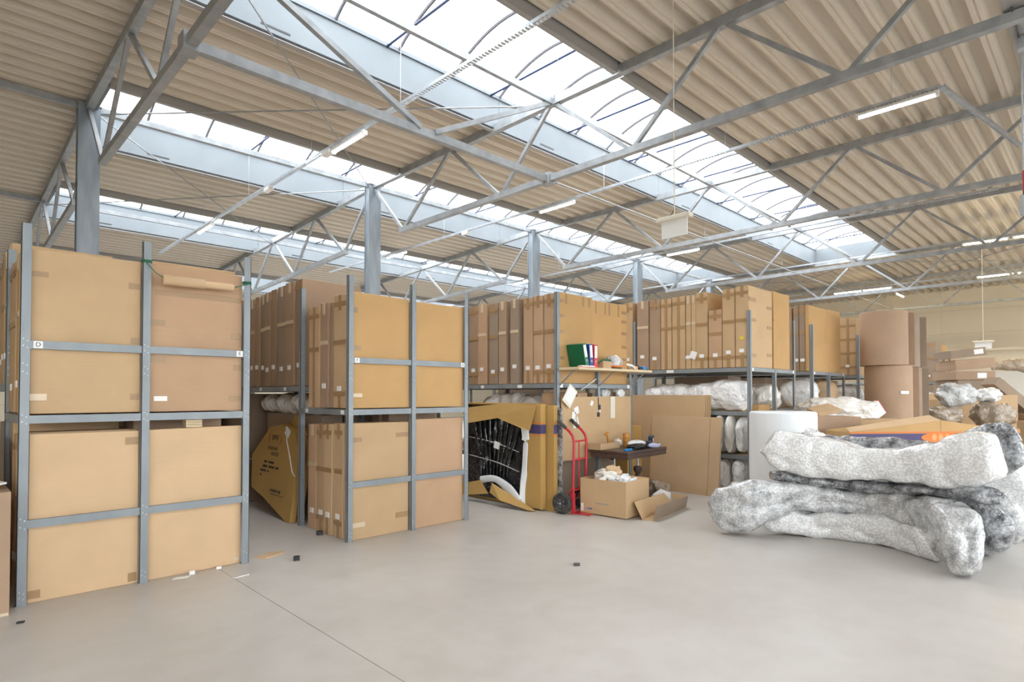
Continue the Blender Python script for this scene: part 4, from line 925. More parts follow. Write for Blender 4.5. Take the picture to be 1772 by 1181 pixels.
tag(blob('wrapped_part', (17.5, 0.95, 1.165), (0.45, 0.35, 0.22), 'film_warm', amp=0.25, seed=15), 'pale wrapped part lying right of the brown bundles', 'wrapped part')
tag(sweep('curved_pipe_wrap', [(22.6, 2.6, 2.35, 0.05, 0.1), (22.9, 2.0, 2.4, 0.2, 0.2), (23.2, 1.5, 2.15, 0.2, 0.2), (23.4, 1.2, 1.7, 0.18, 0.18), (23.45, 1.1, 1.3, 0.1, 0.1)], 'film_brown', seed=16, n=40, k=20), 'brown wrapped part arching over the far heap against the white partition', 'wrapped part')
hcarton((23.1, 1.75, 0.0), (1.3, 1.0, 1.2), (0, 0, R(-45)), 'kraft_grey', 'plain grey-brown carton at the back of the far heap')
for k, (x, y, h, a) in enumerate(((16.45, 3.30, 2.1, 2), (16.12, 3.12, 1.45, 24), (16.02, 2.98, 1.15, 40))):
    b = MB().box(-0.26, 0.26, 0, 0.04, 0, h).build('golden_board', 'kraft_ochre' if k else 'kraft_yellow'); b.location = (x-0.35*h*math.sin(R(a))*0, y, 0.0); b.rotation_euler = (R(-3), R(-a), R(-45))
    tag(b, ('upright golden board behind the narrow cardboard roll stack', 'golden board leaning steeply past the cardboard rolls', 'golden board leaning lowest beside the wrapped bundles')[k], 'board')
tag(blob('wrapped_part', (23.1, 4.25, 1.42), (0.55, 0.3, 0.2), 'film_white', amp=0.3, seed=17), 'white wrapped part on the lower shelf of the short far rack', 'wrapped part')

# --- wrapped bumpers on the fourth rack
tag(sweep('film_wrapped_bumper', [(9.05, 5.82, 1.5, 0.05, 0.1), (9.05, 5.7, 1.5, 0.2, 0.2), (9.08, 5.2, 1.5, 0.22, 0.215), (9.05, 4.7, 1.51, 0.22, 0.22), (9.02, 4.3, 1.535, 0.22, 0.245), (8.98, 4.02, 1.52, 0.2, 0.225), (8.97, 3.93, 1.5, 0.06, 0.08)], 'film_white', seed=21, amp=0.05, freq=3, floor=1.283), 'long white film-wrapped bumper lying along the middle shelf under the tall tan cartons', 'bumper')
tag(blob('film_wrapped_bundle', (10.1, 4.25, 1.50), (0.36, 0.30, 0.22), 'film_warm', amp=0.25, seed=22, flat=-0.215), 'clear bag with brown paper between the posts of the wrapped bumper rack', 'wrapped bundle')
tag(blob('film_wrapped_bundle', (9.64, 4.98, 1.47), (0.24, 0.34, 0.19), 'film_grey', amp=0.15, seed=23, flat=-0.185), 'grey film bundle behind the middle post of the wrapped bumper rack', 'wrapped bundle')
carton('small_carton', 'low open tan carton on the middle shelf end of the wrapped bumper rack', None, 9.25, 9.68, 3.92, 4.2, 1.283, 1.38, 'kraft_yellow')
for k, (yy, xx, hz) in enumerate(((4.335, 8.66, 0.29), (4.175, 8.68, 0.30), (4.015, 8.72, 0.27))):
    tag(sweep('film_wrapped_bumper', [(xx, yy, 0.92, 0.02, 0.06), (xx+0.04, yy, 0.93, 0.055, hz*0.75), (xx+0.15, yy+0.01, 0.93, 0.076, hz), (xx+0.5, yy+0.03, 0.92, 0.076, hz*0.95), (xx+0.9, yy+0.05, 0.9, 0.072, 0.22), (xx+1.08, yy+0.05, 0.9, 0.02, 0.05)], 'film_white' if k != 1 else 'film_warm', seed=24+k, amp=0.014, n=60, k=28, floor=0.623), ('round end of a film-wrapped bumper beside the leaning cardboard sheets', 'film-wrapped bumper end squeezed between two others on the low shelf', 'pointed film-wrapped bumper end beside the foam roll')[k], 'bumper')
for k, (yy, xx) in enumerate(((4.30, 8.66), (4.06, 8.74))):
    tag(sweep('film_wrapped_bumper', [(xx, yy, 0.25, 0.02, 0.06), (xx+0.04, yy, 0.26, 0.08, 0.2), (xx+0.2, yy, 0.28, 0.112, 0.27), (xx+0.8, yy+0.02, 0.26, 0.112, 0.25), (xx+1.3, yy+0.05, 0.25, 0.03, 0.06)], 'film_warm' if k == 0 else 'film_white', seed=30+k, amp=0.015, n=60, k=28, floor=0.0), ('film-wrapped bumper end on the floor right by the cardboard sheets', 'white film-wrapped bumper end on the floor below the shelf by the foam roll')[k], 'bumper')
tag(sweep('film_wrapped_bumper', [(9.4, 5.76, 0.3, 0.1, 0.1), (9.45, 5.6, 0.3, 0.25, 0.28), (9.5, 4.8, 0.3, 0.3, 0.28), (9.6, 4.6, 0.3, 0.1, 0.1)], 'film_grey', seed=34, n=40, k=24, floor=0.0), 'grey film-wrapped bumper deep on the floor of the wrapped bumper rack', 'bumper')
tag(sweep('film_wrapped_bumper', [(10.2, 5.8, 0.93, 0.1, 0.1), (10.2, 5.6, 0.92, 0.25, 0.26), (10.2, 4.3, 0.92, 0.25, 0.26), (10.2, 4.1, 0.92, 0.1, 0.1)], 'film_grey', seed=35, n=40, k=24, floor=0.623), 'grey film-wrapped bumper deep on the low shelf of the wrapped bumper rack', 'bumper')
# fifth and sixth rack middle shelf
tag(blob('film_wrapped_bundle', (11.72, 4.2, 1.56), (0.26, 0.34, 0.27), 'film_white', amp=0.12, seed=36, flat=-0.27), 'grey film-wrapped roll on the middle shelf under the golden carton pair', 'wrapped bundle')
tag(blob('film_wrapped_bundle', (12.75, 4.15, 1.56), (0.34, 0.28, 0.27), 'kraft_pale', amp=0.10, seed=37, flat=-0.27), 'round tan bundle in shiny film under the golden carton with corner spots', 'wrapped bundle')
tag(blob('film_wrapped_bundle', (14.5, 4.15, 1.52), (0.25, 0.3, 0.24), 'film_white', amp=0.22, seed=38, flat=-0.23), 'white film bundle on the middle shelf below the criss-cross taped carton', 'wrapped bundle')
carton('carton', 'tan carton on the floor below the round tan bundle', None, 11.5, 13.1, 3.95, 5.5, 0, 1.15, 'kraft_brown')
carton('carton', 'tan carton on the floor under the sixth rack', None, 14.25, 15.8, 3.95, 5.5, 0, 1.15, 'kraft_brown')

# --- leaning cardboard sheets
def sheet(name, label, y0, y1, x0, x1, h, th, m, group=None, crease=None):
    t = thing(name, label, 'cardboard sheet', (x0, y0, 0), group=group)
    parts = [(0, crease-0.003), (crease+0.003, y1-y0)] if crease else [(0, y1-y0)]
    for (a, b_) in parts:
        MB().prism([(0, a, 0), (th, a, 0), (x1-x0+th, a, h), (x1-x0, a, h)], (0, b_-a, 0)).build('panel', m, t)
    return t
sheet('cardboard_sheet', 'lower cardboard sheet with a folded edge leaning in front of the taller sheets', 4.20, 5.40, 8.44, 8.57, 1.19, 0.035, 'kraft_pale', None, 0.18)
for k in range(4):
    sheet('cardboard_sheet', 'tall cardboard sheet in the stack leaning on the wrapped bumper rack', 4.50-0.018*k, 5.95, 8.515+0.03*k, 8.625+0.03*k, 1.53, 0.022, 'kraft', 'tall leaning sheets')
carton('carton', 'ochre carton lying behind the leaning sheets, beside the rack post', None, 7.98, 8.40, 5.50, 6.6, 0.0, 0.80, 'kraft_ochre')
carton('carton', 'flat ochre carton resting on the other one beside the leaning sheets', None, 8.0, 8.42, 5.52, 6.5, 0.80, 1.03, 'kraft_ochre')

# --- hood carton leaning in the aisle
hc = thing('hood_carton', 'dark ochre many-sided hood carton with red and black print leaning in the aisle', 'carton', (3.08, 7.4, 0))
hp_ = [(3.193, 8.408, .709), (3.257, 7.945, 1.109), (3.264, 7.579, 1.153), (3.256, 7.217, 1.101), (3.213, 6.973, .833), (3.163, 6.968, .516), (3.083, 6.95, .004), (3.08, 7.06, .003), (3.112, 7.803, .203), (3.126, 8.241, .287)]
MB().prism([(x-3.08, y-7.4, z) for x, y, z in hp_], (0.075, 0, -0.002)).build('box_body', 'kraft_ochre', hc)
hm = Matrix.Rotation(math.atan(0.16), 3, 'Y') @ Euler(SIDE).to_matrix()
hr = hm.to_euler()
def hood_text(body, size, y, z, mm='ink', al='CENTER', sx=1.0):
    return text(body, size, (0.16*z-0.003, y-7.4, z), hr, mm, hc, 'printed_text', al, sx)
hood_text('SMVI', 0.095, 7.72, 0.975); hood_text('(', 0.14, 7.90, 0.97, 'red_ink'); hood_text(')', 0.14, 7.54, 0.965, 'red_ink')
hood_text('TOYG02-AG-02', 0.062, 7.76, 0.835, 'ink', 'CENTER', 0.75); hood_text('HOOD', 0.075, 7.66, 0.765)
for k, (w_, yy) in enumerate(((0.34, 7.95), (0.50, 7.97), (0.30, 8.03), (0.13, 8.06))):
    z = 0.655-0.058*k
    b = MB(); n_ = int(w_/0.045)
    for i in range(n_):
        if (i*7+k*3) % 5 == 4: continue
        b.box(-0.0012, 0, -i*0.045-0.036, -i*0.045, -0.014, 0.014)
    o = b.build('printed_line', 'ink', hc, kind='stuff'); o.location = (0.16*z-0.003, yy-7.4, z); o.rotation_euler = (0, math.atan(0.16), 0)
b = MB()
for i in range(5): b.box(-0.0012, 0, -0.065*i-0.035, -0.065*i, 0.0, 0.035)
b.box(-0.0012, 0, -0.42, 0, -0.03, -0.024); o = b.build('handling_marks', 'ink', hc, kind='stuff'); o.location = (0.16*0.3-0.003, 7.62-7.4, 0.30); o.rotation_euler = (0, math.atan(0.16), 0)
MB().tube([(0.16*z-0.004, y-7.4, z) for (y, z) in ((7.45, 1.13), (7.36, 0.95), (7.22, 0.78), (7.08, 0.60), (7.0, 0.55))], 0.008, 6).build('tape_strip', 'film_white', hc)
MB().obox(Matrix.Translation((0.16*1.06-0.004, -0.02, 1.06)) @ Matrix.Rotation(math.atan(0.16), 4, 'Y') @ Matrix.Rotation(R(25), 4, 'X'), 0.002, 0.14, 0.10).build('paper_slip', 'paper', hc)
hc2 = thing('hood_carton', 'ochre carton with a raised corner flap standing right behind the printed hood carton', 'carton', (3.30, 7.2, 0))
MB().prism([(x-3.30+0.095+0.02*z, y-7.2-0.03, z*1.02) for x, y, z in hp_], (0.05, 0, 0)).build('box_body', 'kraft_ochre', hc2)
MB().prism([(0.062, 0.42, 1.08), (0.05, 0.18, 1.30), (0.062, -0.15, 1.03)], (0.006, 0, 0)).build('raised_flap', 'kraft_ochre', hc2)
tag(sweep('film_wrapped_bumper', [(3.4, 8.5, 1.42, 0.05, 0.05), (3.45, 8.3, 1.42, 0.16, 0.12), (3.5, 7.6, 1.42, 0.18, 0.13), (3.45, 7.0, 1.42, 0.16, 0.12), (3.42, 6.9, 1.42, 0.05, 0.05)], 'film_white', seed=40, amp=0.04, n=50, k=24), 'crumpled white wrapped part high under the shelf above the hood carton', 'wrapped part')
carton('carton', 'dim carton stack carrying the wrapped part above the hood carton', None, 3.44, 3.72, 6.85, 8.5, 0.0, 1.285, 'kraft_grey')

# --- torn golden cartons beside the third rack
tc_ = thing('torn_carton', 'torn open golden carton with purple band showing black film-wrapped parts inside', 'carton', (5.76, 5.34, 0))
y_end = 1.62
MB().box(0.0, 0.006, 0.0, 0.285, 0.03, 1.40).build('front_strip', 'kraft_ochre', tc_)
MB().box(0.0, 0.10, -0.006, 0.0, 0.02, 1.40).build('end_panel', 'kraft_ochre', tc_)
MB().box(0.10, 0.106, 0.0, y_end, 0.0, 1.42).build('back_panel', 'kraft_ochre', tc_)
MB().box(0.0, 0.11, 0.0, y_end, 1.40, 1.408).build('top_panel', 'kraft_ochre', tc_)
def flap(pts, m='kraft_ochre', nm='flap', t=(0.006, 0, 0)):
    return MB().prism([(x-5.76, y-5.34, z) for (x, y, z) in pts], t).build(nm, m, tc_)
flap([(5.755, 6.12, 1.41), (5.70, 6.10, 1.21), (5.66, 6.7, 1.12), (5.72, 6.95, 1.33)], nm='torn_top_flap')
flap([(5.745, 5.40, 1.385), (5.70, 5.48, 1.06), (5.68, 5.62, 1.09), (5.70, 6.18, 1.23), (5.75, 6.14, 1.43)], nm='torn_top_flap')
flap([(5.70, 5.36, 0.005), (5.62, 5.42, 0.02), (5.55, 5.9, 0.10), (5.60, 6.16, 0.17), (5.64, 6.16, 0.30), (5.70, 5.75, 0.14)], nm='torn_bottom_flap')
flap([(5.60, 6.19, 0.15), (5.58, 6.8, 0.06), (5.62, 6.85, 0.22), (5.66, 6.42, 0.31)], nm='torn_bottom_flap')
MB().box(-0.003, 0.0, -0.006, 0.26, 1.02, 1.14).build('purple_band', 'purple', tc_); MB().box(-0.002, 0.10, -0.009, -0.006, 1.02, 1.14).build('purple_band', 'purple', tc_)
for z in (0.99, 1.155):
    MB().box(-0.003, 0.0, -0.006, 0.26, z, z+0.012).build('orange_line', 'orange', tc_); MB().box(-0.002, 0.10, -0.009, -0.006, z, z+0.012).build('orange_line', 'orange', tc_)
sweep('foam_lining', [(5.75, 5.62, 1.12, 0.006, 0.08), (5.75, 5.60, 0.9, 0.01, 0.06), (5.755, 5.63, 0.5, 0.01, 0.05), (5.75, 5.64, 0.06, 0.006, 0.06)], 'foam', tc_, 30, 16, 0.005, 0, 41).location = (-5.76, -5.34, 0)
sweep('foam_lining', [(5.70, 5.66, 0.10, 0.02, 0.05), (5.72, 5.9, 0.24, 0.02, 0.07), (5.74, 6.2, 0.34, 0.02, 0.05), (5.74, 6.5, 0.30, 0.02, 0.05)], 'foam', tc_, 30, 16, 0.01, 0, 42).location = (-5.76, -5.34, 0)
blk = thing('black_part', 'black ribbed car parts in clear film inside the torn golden carton', 'car part', (5.80, 6.2, 0.02))
MB().box(-0.0, 0.055, -0.52, 0.72, 0.03, 1.36).build('part_back', 'film_dark', blk)
for i in range(9):
    f = (i-4)/4
    sweep('film_rib', [(-0.005, f*0.5+0.02, 1.28, 0.012, 0.02), (-0.025, f*0.42+0.03, 0.95, 0.018, 0.03), (-0.02, f*0.30+0.06, 0.6, 0.018, 0.03), (0.0, f*0.26+0.08, 0.32, 0.012, 0.02)], 'film_dark', blk, 24, 8, 0.006, 0, 50+i)
for z in (0.83, 0.56): sweep('film_fold', [(-0.03, -0.45, z-0.1, 0.005, 0.006), (-0.04, 0.0, z, 0.006, 0.008), (-0.03, 0.6, z+0.06, 0.005, 0.006)], 'film_grey', blk, 30, 8, 0.01, 0, 61)
MB().obox(Matrix.Translation((-0.045, -0.02, 0.80)) @ Matrix.Rotation(R(12), 4, 'X'), 0.002, 0.11, 0.10).build('paper_tag', 'paper', blk)
t2 = thing('torn_carton', 'closed golden carton with purple band standing right behind the torn one', 'carton', (5.875, 5.20, 0))
MB().box(0, 0.075, 0, 1.75, 0.0, 1.395).build('box_body', 'kraft_ochre', t2, bevel=0.004)
MB().box(-0.002, 0.075, -0.003, 0.002, 1.02, 1.14).build('purple_band', 'purple', t2)
for z in (0.99, 1.155): MB().box(-0.002, 0.075, -0.003, 0.002, z, z+0.012).build('orange_line', 'orange', t2)
bs = MB().box(5.955, 5.99, 5.15, 5.22, 0, 1.36).build('bubble_sheet_pack', 'bub_dark'); tag(bs, 'narrow pack of bubble sheet squeezed between golden carton and rack post', 'bubble sheet')
tag(sweep('film_wrapped_bumper', [(6.3, 7.0, 1.36, 0.05, 0.05), (6.3, 6.8, 1.36, 0.2, 0.17), (6.35, 6.2, 1.36, 0.2, 0.18), (6.3, 5.75, 1.36, 0.16, 0.15), (6.3, 5.68, 1.36, 0.04, 0.05)], 'film_white', seed=62, amp=0.05, n=50, k=24, floor=1.156), 'white film-wrapped part on the shelf just above the torn golden carton', 'wrapped part')
carton('carton', 'dark carton on the floor inside the third rack', None, 6.2, 7.6, 5.5, 6.9, 0.0, 0.62, 'kraft_grey')

# --- pinboard of cardboard at the rack end
pbd = thing('cardboard_pinboard', 'cardboard sheet pinned behind the hand truck with tags and keys', 'pinboard', (6.08, 5.243, 0.64))
MB().box(0.0, 1.62, 0, 0.012, 0, 0.87).build('board', 'kraft', pbd)
MB().box(0.20, 0.203, -0.001, 0.0, 0, 0.87).build('crease', 'tape', pbd)
for (x, z, w_, h_, a, m_) in ((0.65, 0.775, 0.055, 0.075, 30, 'paper'), (0.845, 0.69, 0.03, 0.09, 5, 'paper'), (0.25, 0.61, 0.08, 0.10, 10, 'film_warm'), (0.31, 0.68, 0.09, 0.10, -20, 'film_white'), (0.27, 0.50, 0.055, 0.13, 4, 'paper'), (0.335, 0.54, 0.03, 0.11, -15, 'paper')):
    MB().obox(Matrix.Translation((x, -0.004, z)) @ Matrix.Rotation(R(a), 4, 'Y'), w_, 0.004, h_).build('paper_tag', m_, pbd)
MB().box(1.09, 1.20, -0.012, -0.001, 0.55, 0.87).build('cream_strip', 'cream', pbd)
MB().tube([(0.80, -0.006, 0.86), (0.80, -0.008, 0.78), (0.82, -0.008, 0.72)], 0.006, 6).build('key_cord', 'black', pbd)
MB().box(0.80, 0.85, -0.016, -0.002, 0.68, 0.75).build('key_fob', 'black', pbd, bevel=0.004)
MB().box(0.775, 0.825, -0.016, -0.002, 0.58, 0.645).build('key_fob', 'black', pbd, bevel=0.006)
tag(blob('silver_pouch', (7.19, 5.36, 1.56-0.03), (0.12, 0.05, 0.10), 'film_grey', amp=0.3, seed=70, sub=3), 'small silvery plastic pouch poking over the pinboard top', 'pouch')
tag(blob('film_scrap', (7.55, 5.34, 1.55), (0.10, 0.04, 0.08), 'film_white', amp=0.4, seed=71, sub=3), 'white film scrap tucked over the pinboard top', 'film scrap')
sg = thing('tilted_sign', 'tilted white plate with a cream border hanging on the rack post above the hand truck', 'sign', (6.20, 5.20, 1.52), rot=(0, R(36), 0))
MB().box(-0.10, 0.10, -0.004, 0.0, -0.14, 0.14).build('plate', 'cream', sg); MB().box(-0.08, 0.08, -0.006, -0.004, -0.10, 0.12).build('white_field', 'paper', sg)
tag(MB().bar((6.47, 5.24, 1.60), (6.72, 5.16, 1.76), 0.035, 0.008).build('loose_bracket', 'galv'), 'loose steel strip slanting out above the tilted plate', 'bracket')

# --- bench board with clutter
bb = thing('bench_board', 'pale plank shelf bracketed to the rack end, carrying the binders', 'shelf', (6.03, 4.90, 1.868))
MB().box(0.0, 1.735, 0.0, 0.353, 0, 0.036).build('plank', 'pine', bb, bevel=0.003)
for x in (0.03, 0.90, 1.69): MB().bar((x, 0.10, 0.0), (x, 0.355, -0.20), 0.03, 0.006).build('strut', 'rack', bb)
ZB = 1.905
def binder(x, m, label, lean=0.0, h=0.32):
    t = thing('ring_binder', label, 'binder', (x, 4.978, ZB), rot=(0, lean, 0))
    MB().box(0, 0.078, 0, 0.285, 0, h).build('cover', m, t, bevel=0.004)
    MB().box(0.005, 0.073, 0.27, 0.287, 0.012, h-0.008).build('pages', 'paper', t)
    MB().box(0.012, 0.066, -0.0015, 0.0, h*0.42, h*0.94).build('spine_label', 'paper', t)
    MB().lathe([(0.016, 0), (0.016, -0.003), (0.010, -0.004)], (0.039, 0.0, h*0.27), 14, 0, 'y').build('finger_ring', 'galv', t)
    MB().lathe([(0.010, 0), (0.008, -0.0045)], (0.039, -0.0005, h*0.27), 12, 0, 'y').build('finger_hole', 'black', t)
binder(6.452, 'redbook', 'red ring binder standing upright against the blue one')
binder(6.365, 'blue', 'blue ring binder tilted between the green and red ones', R(-5))
gb = binder(6.275, 'green', 'green ring binder leaning most, wide cover showing', R(-14))
pk = thing('folded_paper', 'pink and white folded papers lying before the green binder', 'paper', (6.06, 4.90, ZB))
for k, (a, m_) in enumerate(((1, 'redbook'), (-1.5, 'paper'), (2, 'paper'))): MB().obox(Matrix.Translation((0.17, 0.035, 0.003+0.0075*k)) @ Matrix.Rotation(R(a), 4, 'Z'), 0.32-0.03*k, 0.064, 0.007).build('sheet', m_, pk)
carton('small_carton', 'tiny brown box on the plank shelf beside the red binder', None, 6.63, 6.82, 4.96, 5.1, ZB, ZB+0.10, 'kraft')
tag(MB().tube([(6.58, 5.0, ZB+0.07), (6.63, 4.97, ZB+0.115), (6.72, 4.95, ZB+0.12), (6.80, 4.96, ZB+0.11)], 0.012, 8).build('green_strap', 'twine'), 'dark green strap draped over the tiny brown box', 'strap')
tag(blob('plastic_bag', (7.10, 5.12, ZB+0.10), (0.14, 0.10, 0.10), 'film_grey', amp=0.25, seed=72, sub=4, flat=-0.10), 'crumpled clear plastic bag on the plank shelf', 'plastic bag')
tr_ = thing('tape_ring', 'black and orange tape rings below the plastic bag on the plank shelf', 'tape', (6.93, 4.965, ZB)); MB().lathe([(0.085, 0), (0.085, 0.018), (0.03, 0.018)], n=24).build('black_ring', 'black', tr_); MB().lathe([(0.088, 0.018), (0.088, 0.045), (0.03, 0.045)], n=24).build('orange_ring', 'orange', tr_)
tag(MB().obox(Matrix.Translation((7.29, 4.95, ZB+0.0455)) @ Euler((0.3, 0.25, 0.3)).to_matrix().to_4x4(), 0.15, 0.10, 0.03).build('white_packet', 'paper'), 'small white paper packet near the blue cap', 'packet')
yk = thing('yellow_clip', 'small orange and black clip beside the white packet', 'clip', (7.40, 4.94, ZB)); MB().box(-0.02, 0.02, -0.02, 0.02, 0, 0.05).build('clip_body', 'orange_lt', yk, bevel=0.004); MB().box(0.018, 0.05, -0.02, 0.02, 0.02, 0.06).build('clip_grip', 'black', yk)
dc = thing('bottle_cap', 'bright blue cap lying with black bits on the plank end', 'cap', (7.58, 4.94, ZB)); MB().lathe([(0.05, 0), (0.055, 0.01), (0.05, 0.05), (0.03, 0.056)], n=18).build('cap', 'cyan', dc, True); MB().box(-0.12, -0.04, -0.03, 0.02, 0, 0.035).build('black_bit', 'black', dc, bevel=0.006)
tag(MB().box(7.66, 7.71, 4.93, 4.97, ZB, ZB+0.02).build('green_scrap', 'twine', bevel=0.004), 'small green scrap at the tip of the plank shelf', 'scrap')

# --- table with clutter
tb = thing('work_table', 'dark brown table with turned wooden pedestal feet before the pinboard', 'table', (6.61, 4.54, 0), R(4))
MB().box(0, 1.10, 0, 0.61, 0.735, 0.775).build('table_top', 'darkwood', tb, bevel=0.012)
MB().box(0.008, 1.092, 0.008, 0.602, 0.672, 0.736).build('apron', 'darkwood', tb, bevel=0.004)
for (x, y) in ((0.30, 0.40), (0.78, 0.30)):
    p = MB().tube([(x, y, 0.40), (x, y, 0.675)], 0.016, 10).build('steel_post', 'galv', tb)
    MB().lathe([(0.02, 0.02), (0.07, 0.03), (0.045, 0.08), (0.03, 0.12), (0.06, 0.18), (0.065, 0.23), (0.035, 0.29), (0.06, 0.34), (0.036, 0.39), (0.065, 0.44), (0.062, 0.49), (0.02, 0.505)], (x, y, 0), 20).build('turned_foot', 'darkwood', tb, True)
    b = MB()
    for a in range(3): b.tube([(x, y, 0.05), (x+0.14*math.cos(a*2.1), y+0.14*math.sin(a*2.1), 0.035), (x+0.22*math.cos(a*2.1), y+0.22*math.sin(a*2.1), 0.014)], [0.022, 0.018, 0.014], 8)
    b.build('claw_foot', 'darkwood', tb)
    MB().prism([(x-0.2, y, 0.674), (x+0.2, y, 0.674), (x, y, 0.61)], (0, 0.02, 0)).build('gusset', 'black', tb)
ZT = 0.776
tt = thing('open_tray_carton', 'low open carton tray with scraps on the left end of the table', 'carton', (6.55, 4.955, ZT), R(4))
for (a, b_, c, d_) in ((0, 0.50, 0, 0.006), (0, 0.50, 0.20, 0.206), (0, 0.006, 0, 0.206), (0.494, 0.50, 0, 0.206)): MB().box(a, b_, c, d_, 0, 0.09).build('tray_side', 'kraft', tt)
MB().box(0, 0.5, 0, 0.206, 0, 0.004).build('tray_base', 'kraft', tt)
sc = tag(blob('crumpled_paper', (7.135, 5.09, ZT+0.06), (0.07, 0.06, 0.06), 'film_warm', amp=0.3, seed=75, sub=3, flat=-0.06), 'crumpled pale packing paper beside the amber tape roll', 'packing paper')
ck = thing('wooden_clamp', 'orange wooden handle sticking up out of the carton tray', 'tool', (6.95, 5.09, ZT+0.008), rot=(0, R(-18), 0)); MB().tube([(0, 0, 0), (0, 0, 0.16), (-0.02, 0, 0.22)], [0.018, 0.014, 0.022], 10).build('handle', 'amber', ck, True); MB().box(-0.05, 0.03, -0.012, 0.012, 0.20, 0.225).build('jaw', 'amber', ck)
at = thing('tape_roll', 'tall amber stack of packing tape on the table by the rack post', 'tape', (7.32, 5.06, ZT))
for k in range(3): MB().lathe([(0.042, 0.001), (0.052, 0.002), (0.052, 0.062), (0.042, 0.063)], (0, 0, 0.064*k), 24).build('tape_coil', 'amber', at, True)
td_ = thing('tape_dispenser', 'navy tape dispenser gun at the right end of the table', 'tape dispenser', (7.42, 4.72, ZT), R(20))
MB().lathe([(0.035, -0.03), (0.075, -0.03), (0.075, 0.03), (0.035, 0.03)], (0.16, 0.02, 0.095), 24, 0, 'y').build('tape_wheel', 'navy', td_); MB().lathe([(0.02, -0.034), (0.034, -0.034), (0.034, 0.034), (0.02, 0.034)], (0.16, 0.02, 0.095), 16, 0, 'y').build('tape_core', 'pine', td_)
MB().box(-0.10, 0.12, -0.01, 0.05, 0.03, 0.10).build('dispenser_frame', 'navy', td_, bevel=0.008); MB().box(-0.06, 0.20, -0.015, 0.055, 0.0, 0.03).build('dispenser_base', 'navy', td_, bevel=0.006)
kn = thing('utility_knife', 'blue handled cutter lying at the front edge of the table', 'knife', (6.765, 4.65, ZT), R(4)); MB().box(-0.09, 0.09, -0.018, 0.018, 0.0, 0.03).build('handle', 'cyan', kn, bevel=0.006); MB().box(0.09, 0.16, -0.012, 0.012, 0.006, 0.02).build('blade_guard', 'black', kn)
tag(blob('black_cloth', (7.10, 4.74, ZT+0.03), (0.17, 0.10, 0.03), 'black', amp=0.5, seed=76, sub=4, flat=-0.03), 'black crumpled bag lying in the middle of the table', 'bag')
wc = tag(sweep('white_cloth', [(6.98, 4.80, ZT+0.07, 0.02, 0.01), (7.05, 4.79, ZT+0.09, 0.05, 0.028), (7.20, 4.76, ZT+0.092, 0.05, 0.028), (7.30, 4.74, ZT+0.07, 0.03, 0.02)], 'film_white', seed=77, n=30, k=16, amp=0.01), 'white rolled sleeve on top of the black bag', 'cloth')
tag(sweep('pale_blue_sleeve', [(7.28, 4.66, ZT+0.035, 0.02, 0.015), (7.36, 4.64, ZT+0.04, 0.04, 0.035), (7.46, 4.63, ZT+0.03, 0.03, 0.025), (7.53, 4.63, ZT+0.045, 0.015, 0.015)], 'ltblue', seed=78, n=30, k=16, amp=0.006), 'pale blue glove lying before the tape dispenser', 'glove')

# --- hand truck
ht = thing('hand_truck', 'red tubular hand truck with black grips and pneumatic wheels by the rack post', 'hand truck', (5.955, 4.925, 0), R(11))
for x in (0.0, 0.345):
    r_ = MB().tube([(x, 0.02, 0.04), (x, 0.01, 0.5), (x, 0.0, 0.93), (x, 0.02, 1.0), (x, 0.07, 1.06), (x, 0.13, 1.11)], 0.017, 10).build('rail', 'red', ht, True)
    MB().tube([(x, 0.12, 1.10), (x, 0.19, 1.16), (x, 0.235, 1.197)], 0.023, 12).build('grip', 'rubber', r_, True)
for z in (0.93, 0.69, 0.30): MB().tube([(0, 0.01, z), (0.345, 0.01, z)], 0.012, 8).build('crossbar', 'red', ht, True)
MB().tube([(0.1725, 0.02, 0.28), (0.1725, 0.02, 0.93)], 0.009, 8).build('centre_bar', 'red', ht, True)
MB().box(-0.02, 0.365, -0.22, 0.03, 0.004, 0.012).build('toe_plate', 'red', ht); MB().box(-0.03, 0.03, 0.0, 0.03, 0.0, 0.26).build('corner_plate', 'red', ht)
MB().tube([(-0.10, 0.13, 0.138), (0.44, 0.13, 0.138)], 0.010, 8).build('axle', 'galv', ht)
for x in (-0.0, 0.345): MB().tube([(x, 0.02, 0.34), (x-0.01, 0.13, 0.15)], 0.010, 8).build('axle_stay', 'red', ht)
for x in (-0.085, 0.425):
    w_ = MB().lathe([(0.085, -0.028), (0.112, -0.038), (0.132, -0.026), (0.138, 0.0), (0.132, 0.026), (0.112, 0.038), (0.085, 0.028)], (x, 0.13, 0.138), 32, 0, 'x').build('tyre', 'rubber', ht, True)
    MB().lathe([(0.018, -0.05), (0.02, -0.03), (0.05, -0.024), (0.075, -0.02), (0.088, -0.03), (0.088, 0.03), (0.02, 0.03)], (x, 0.13, 0.138), 24, 0, 'x').build('rim', 'dark', w_, True)
    b = MB()
    for a in range(5): b.lathe([(0.006, -0.034), (0.006, -0.02)], (x, 0.13+0.045*math.cos(a*1.257), 0.138+0.045*math.sin(a*1.257)), 8, 0, 'x')
    b.lathe([(0.014, -0.056), (0.014, -0.03)], (x, 0.13, 0.138), 10, 0, 'x'); b.build('wheel_bolts', 'galv', w_, kind='stuff')

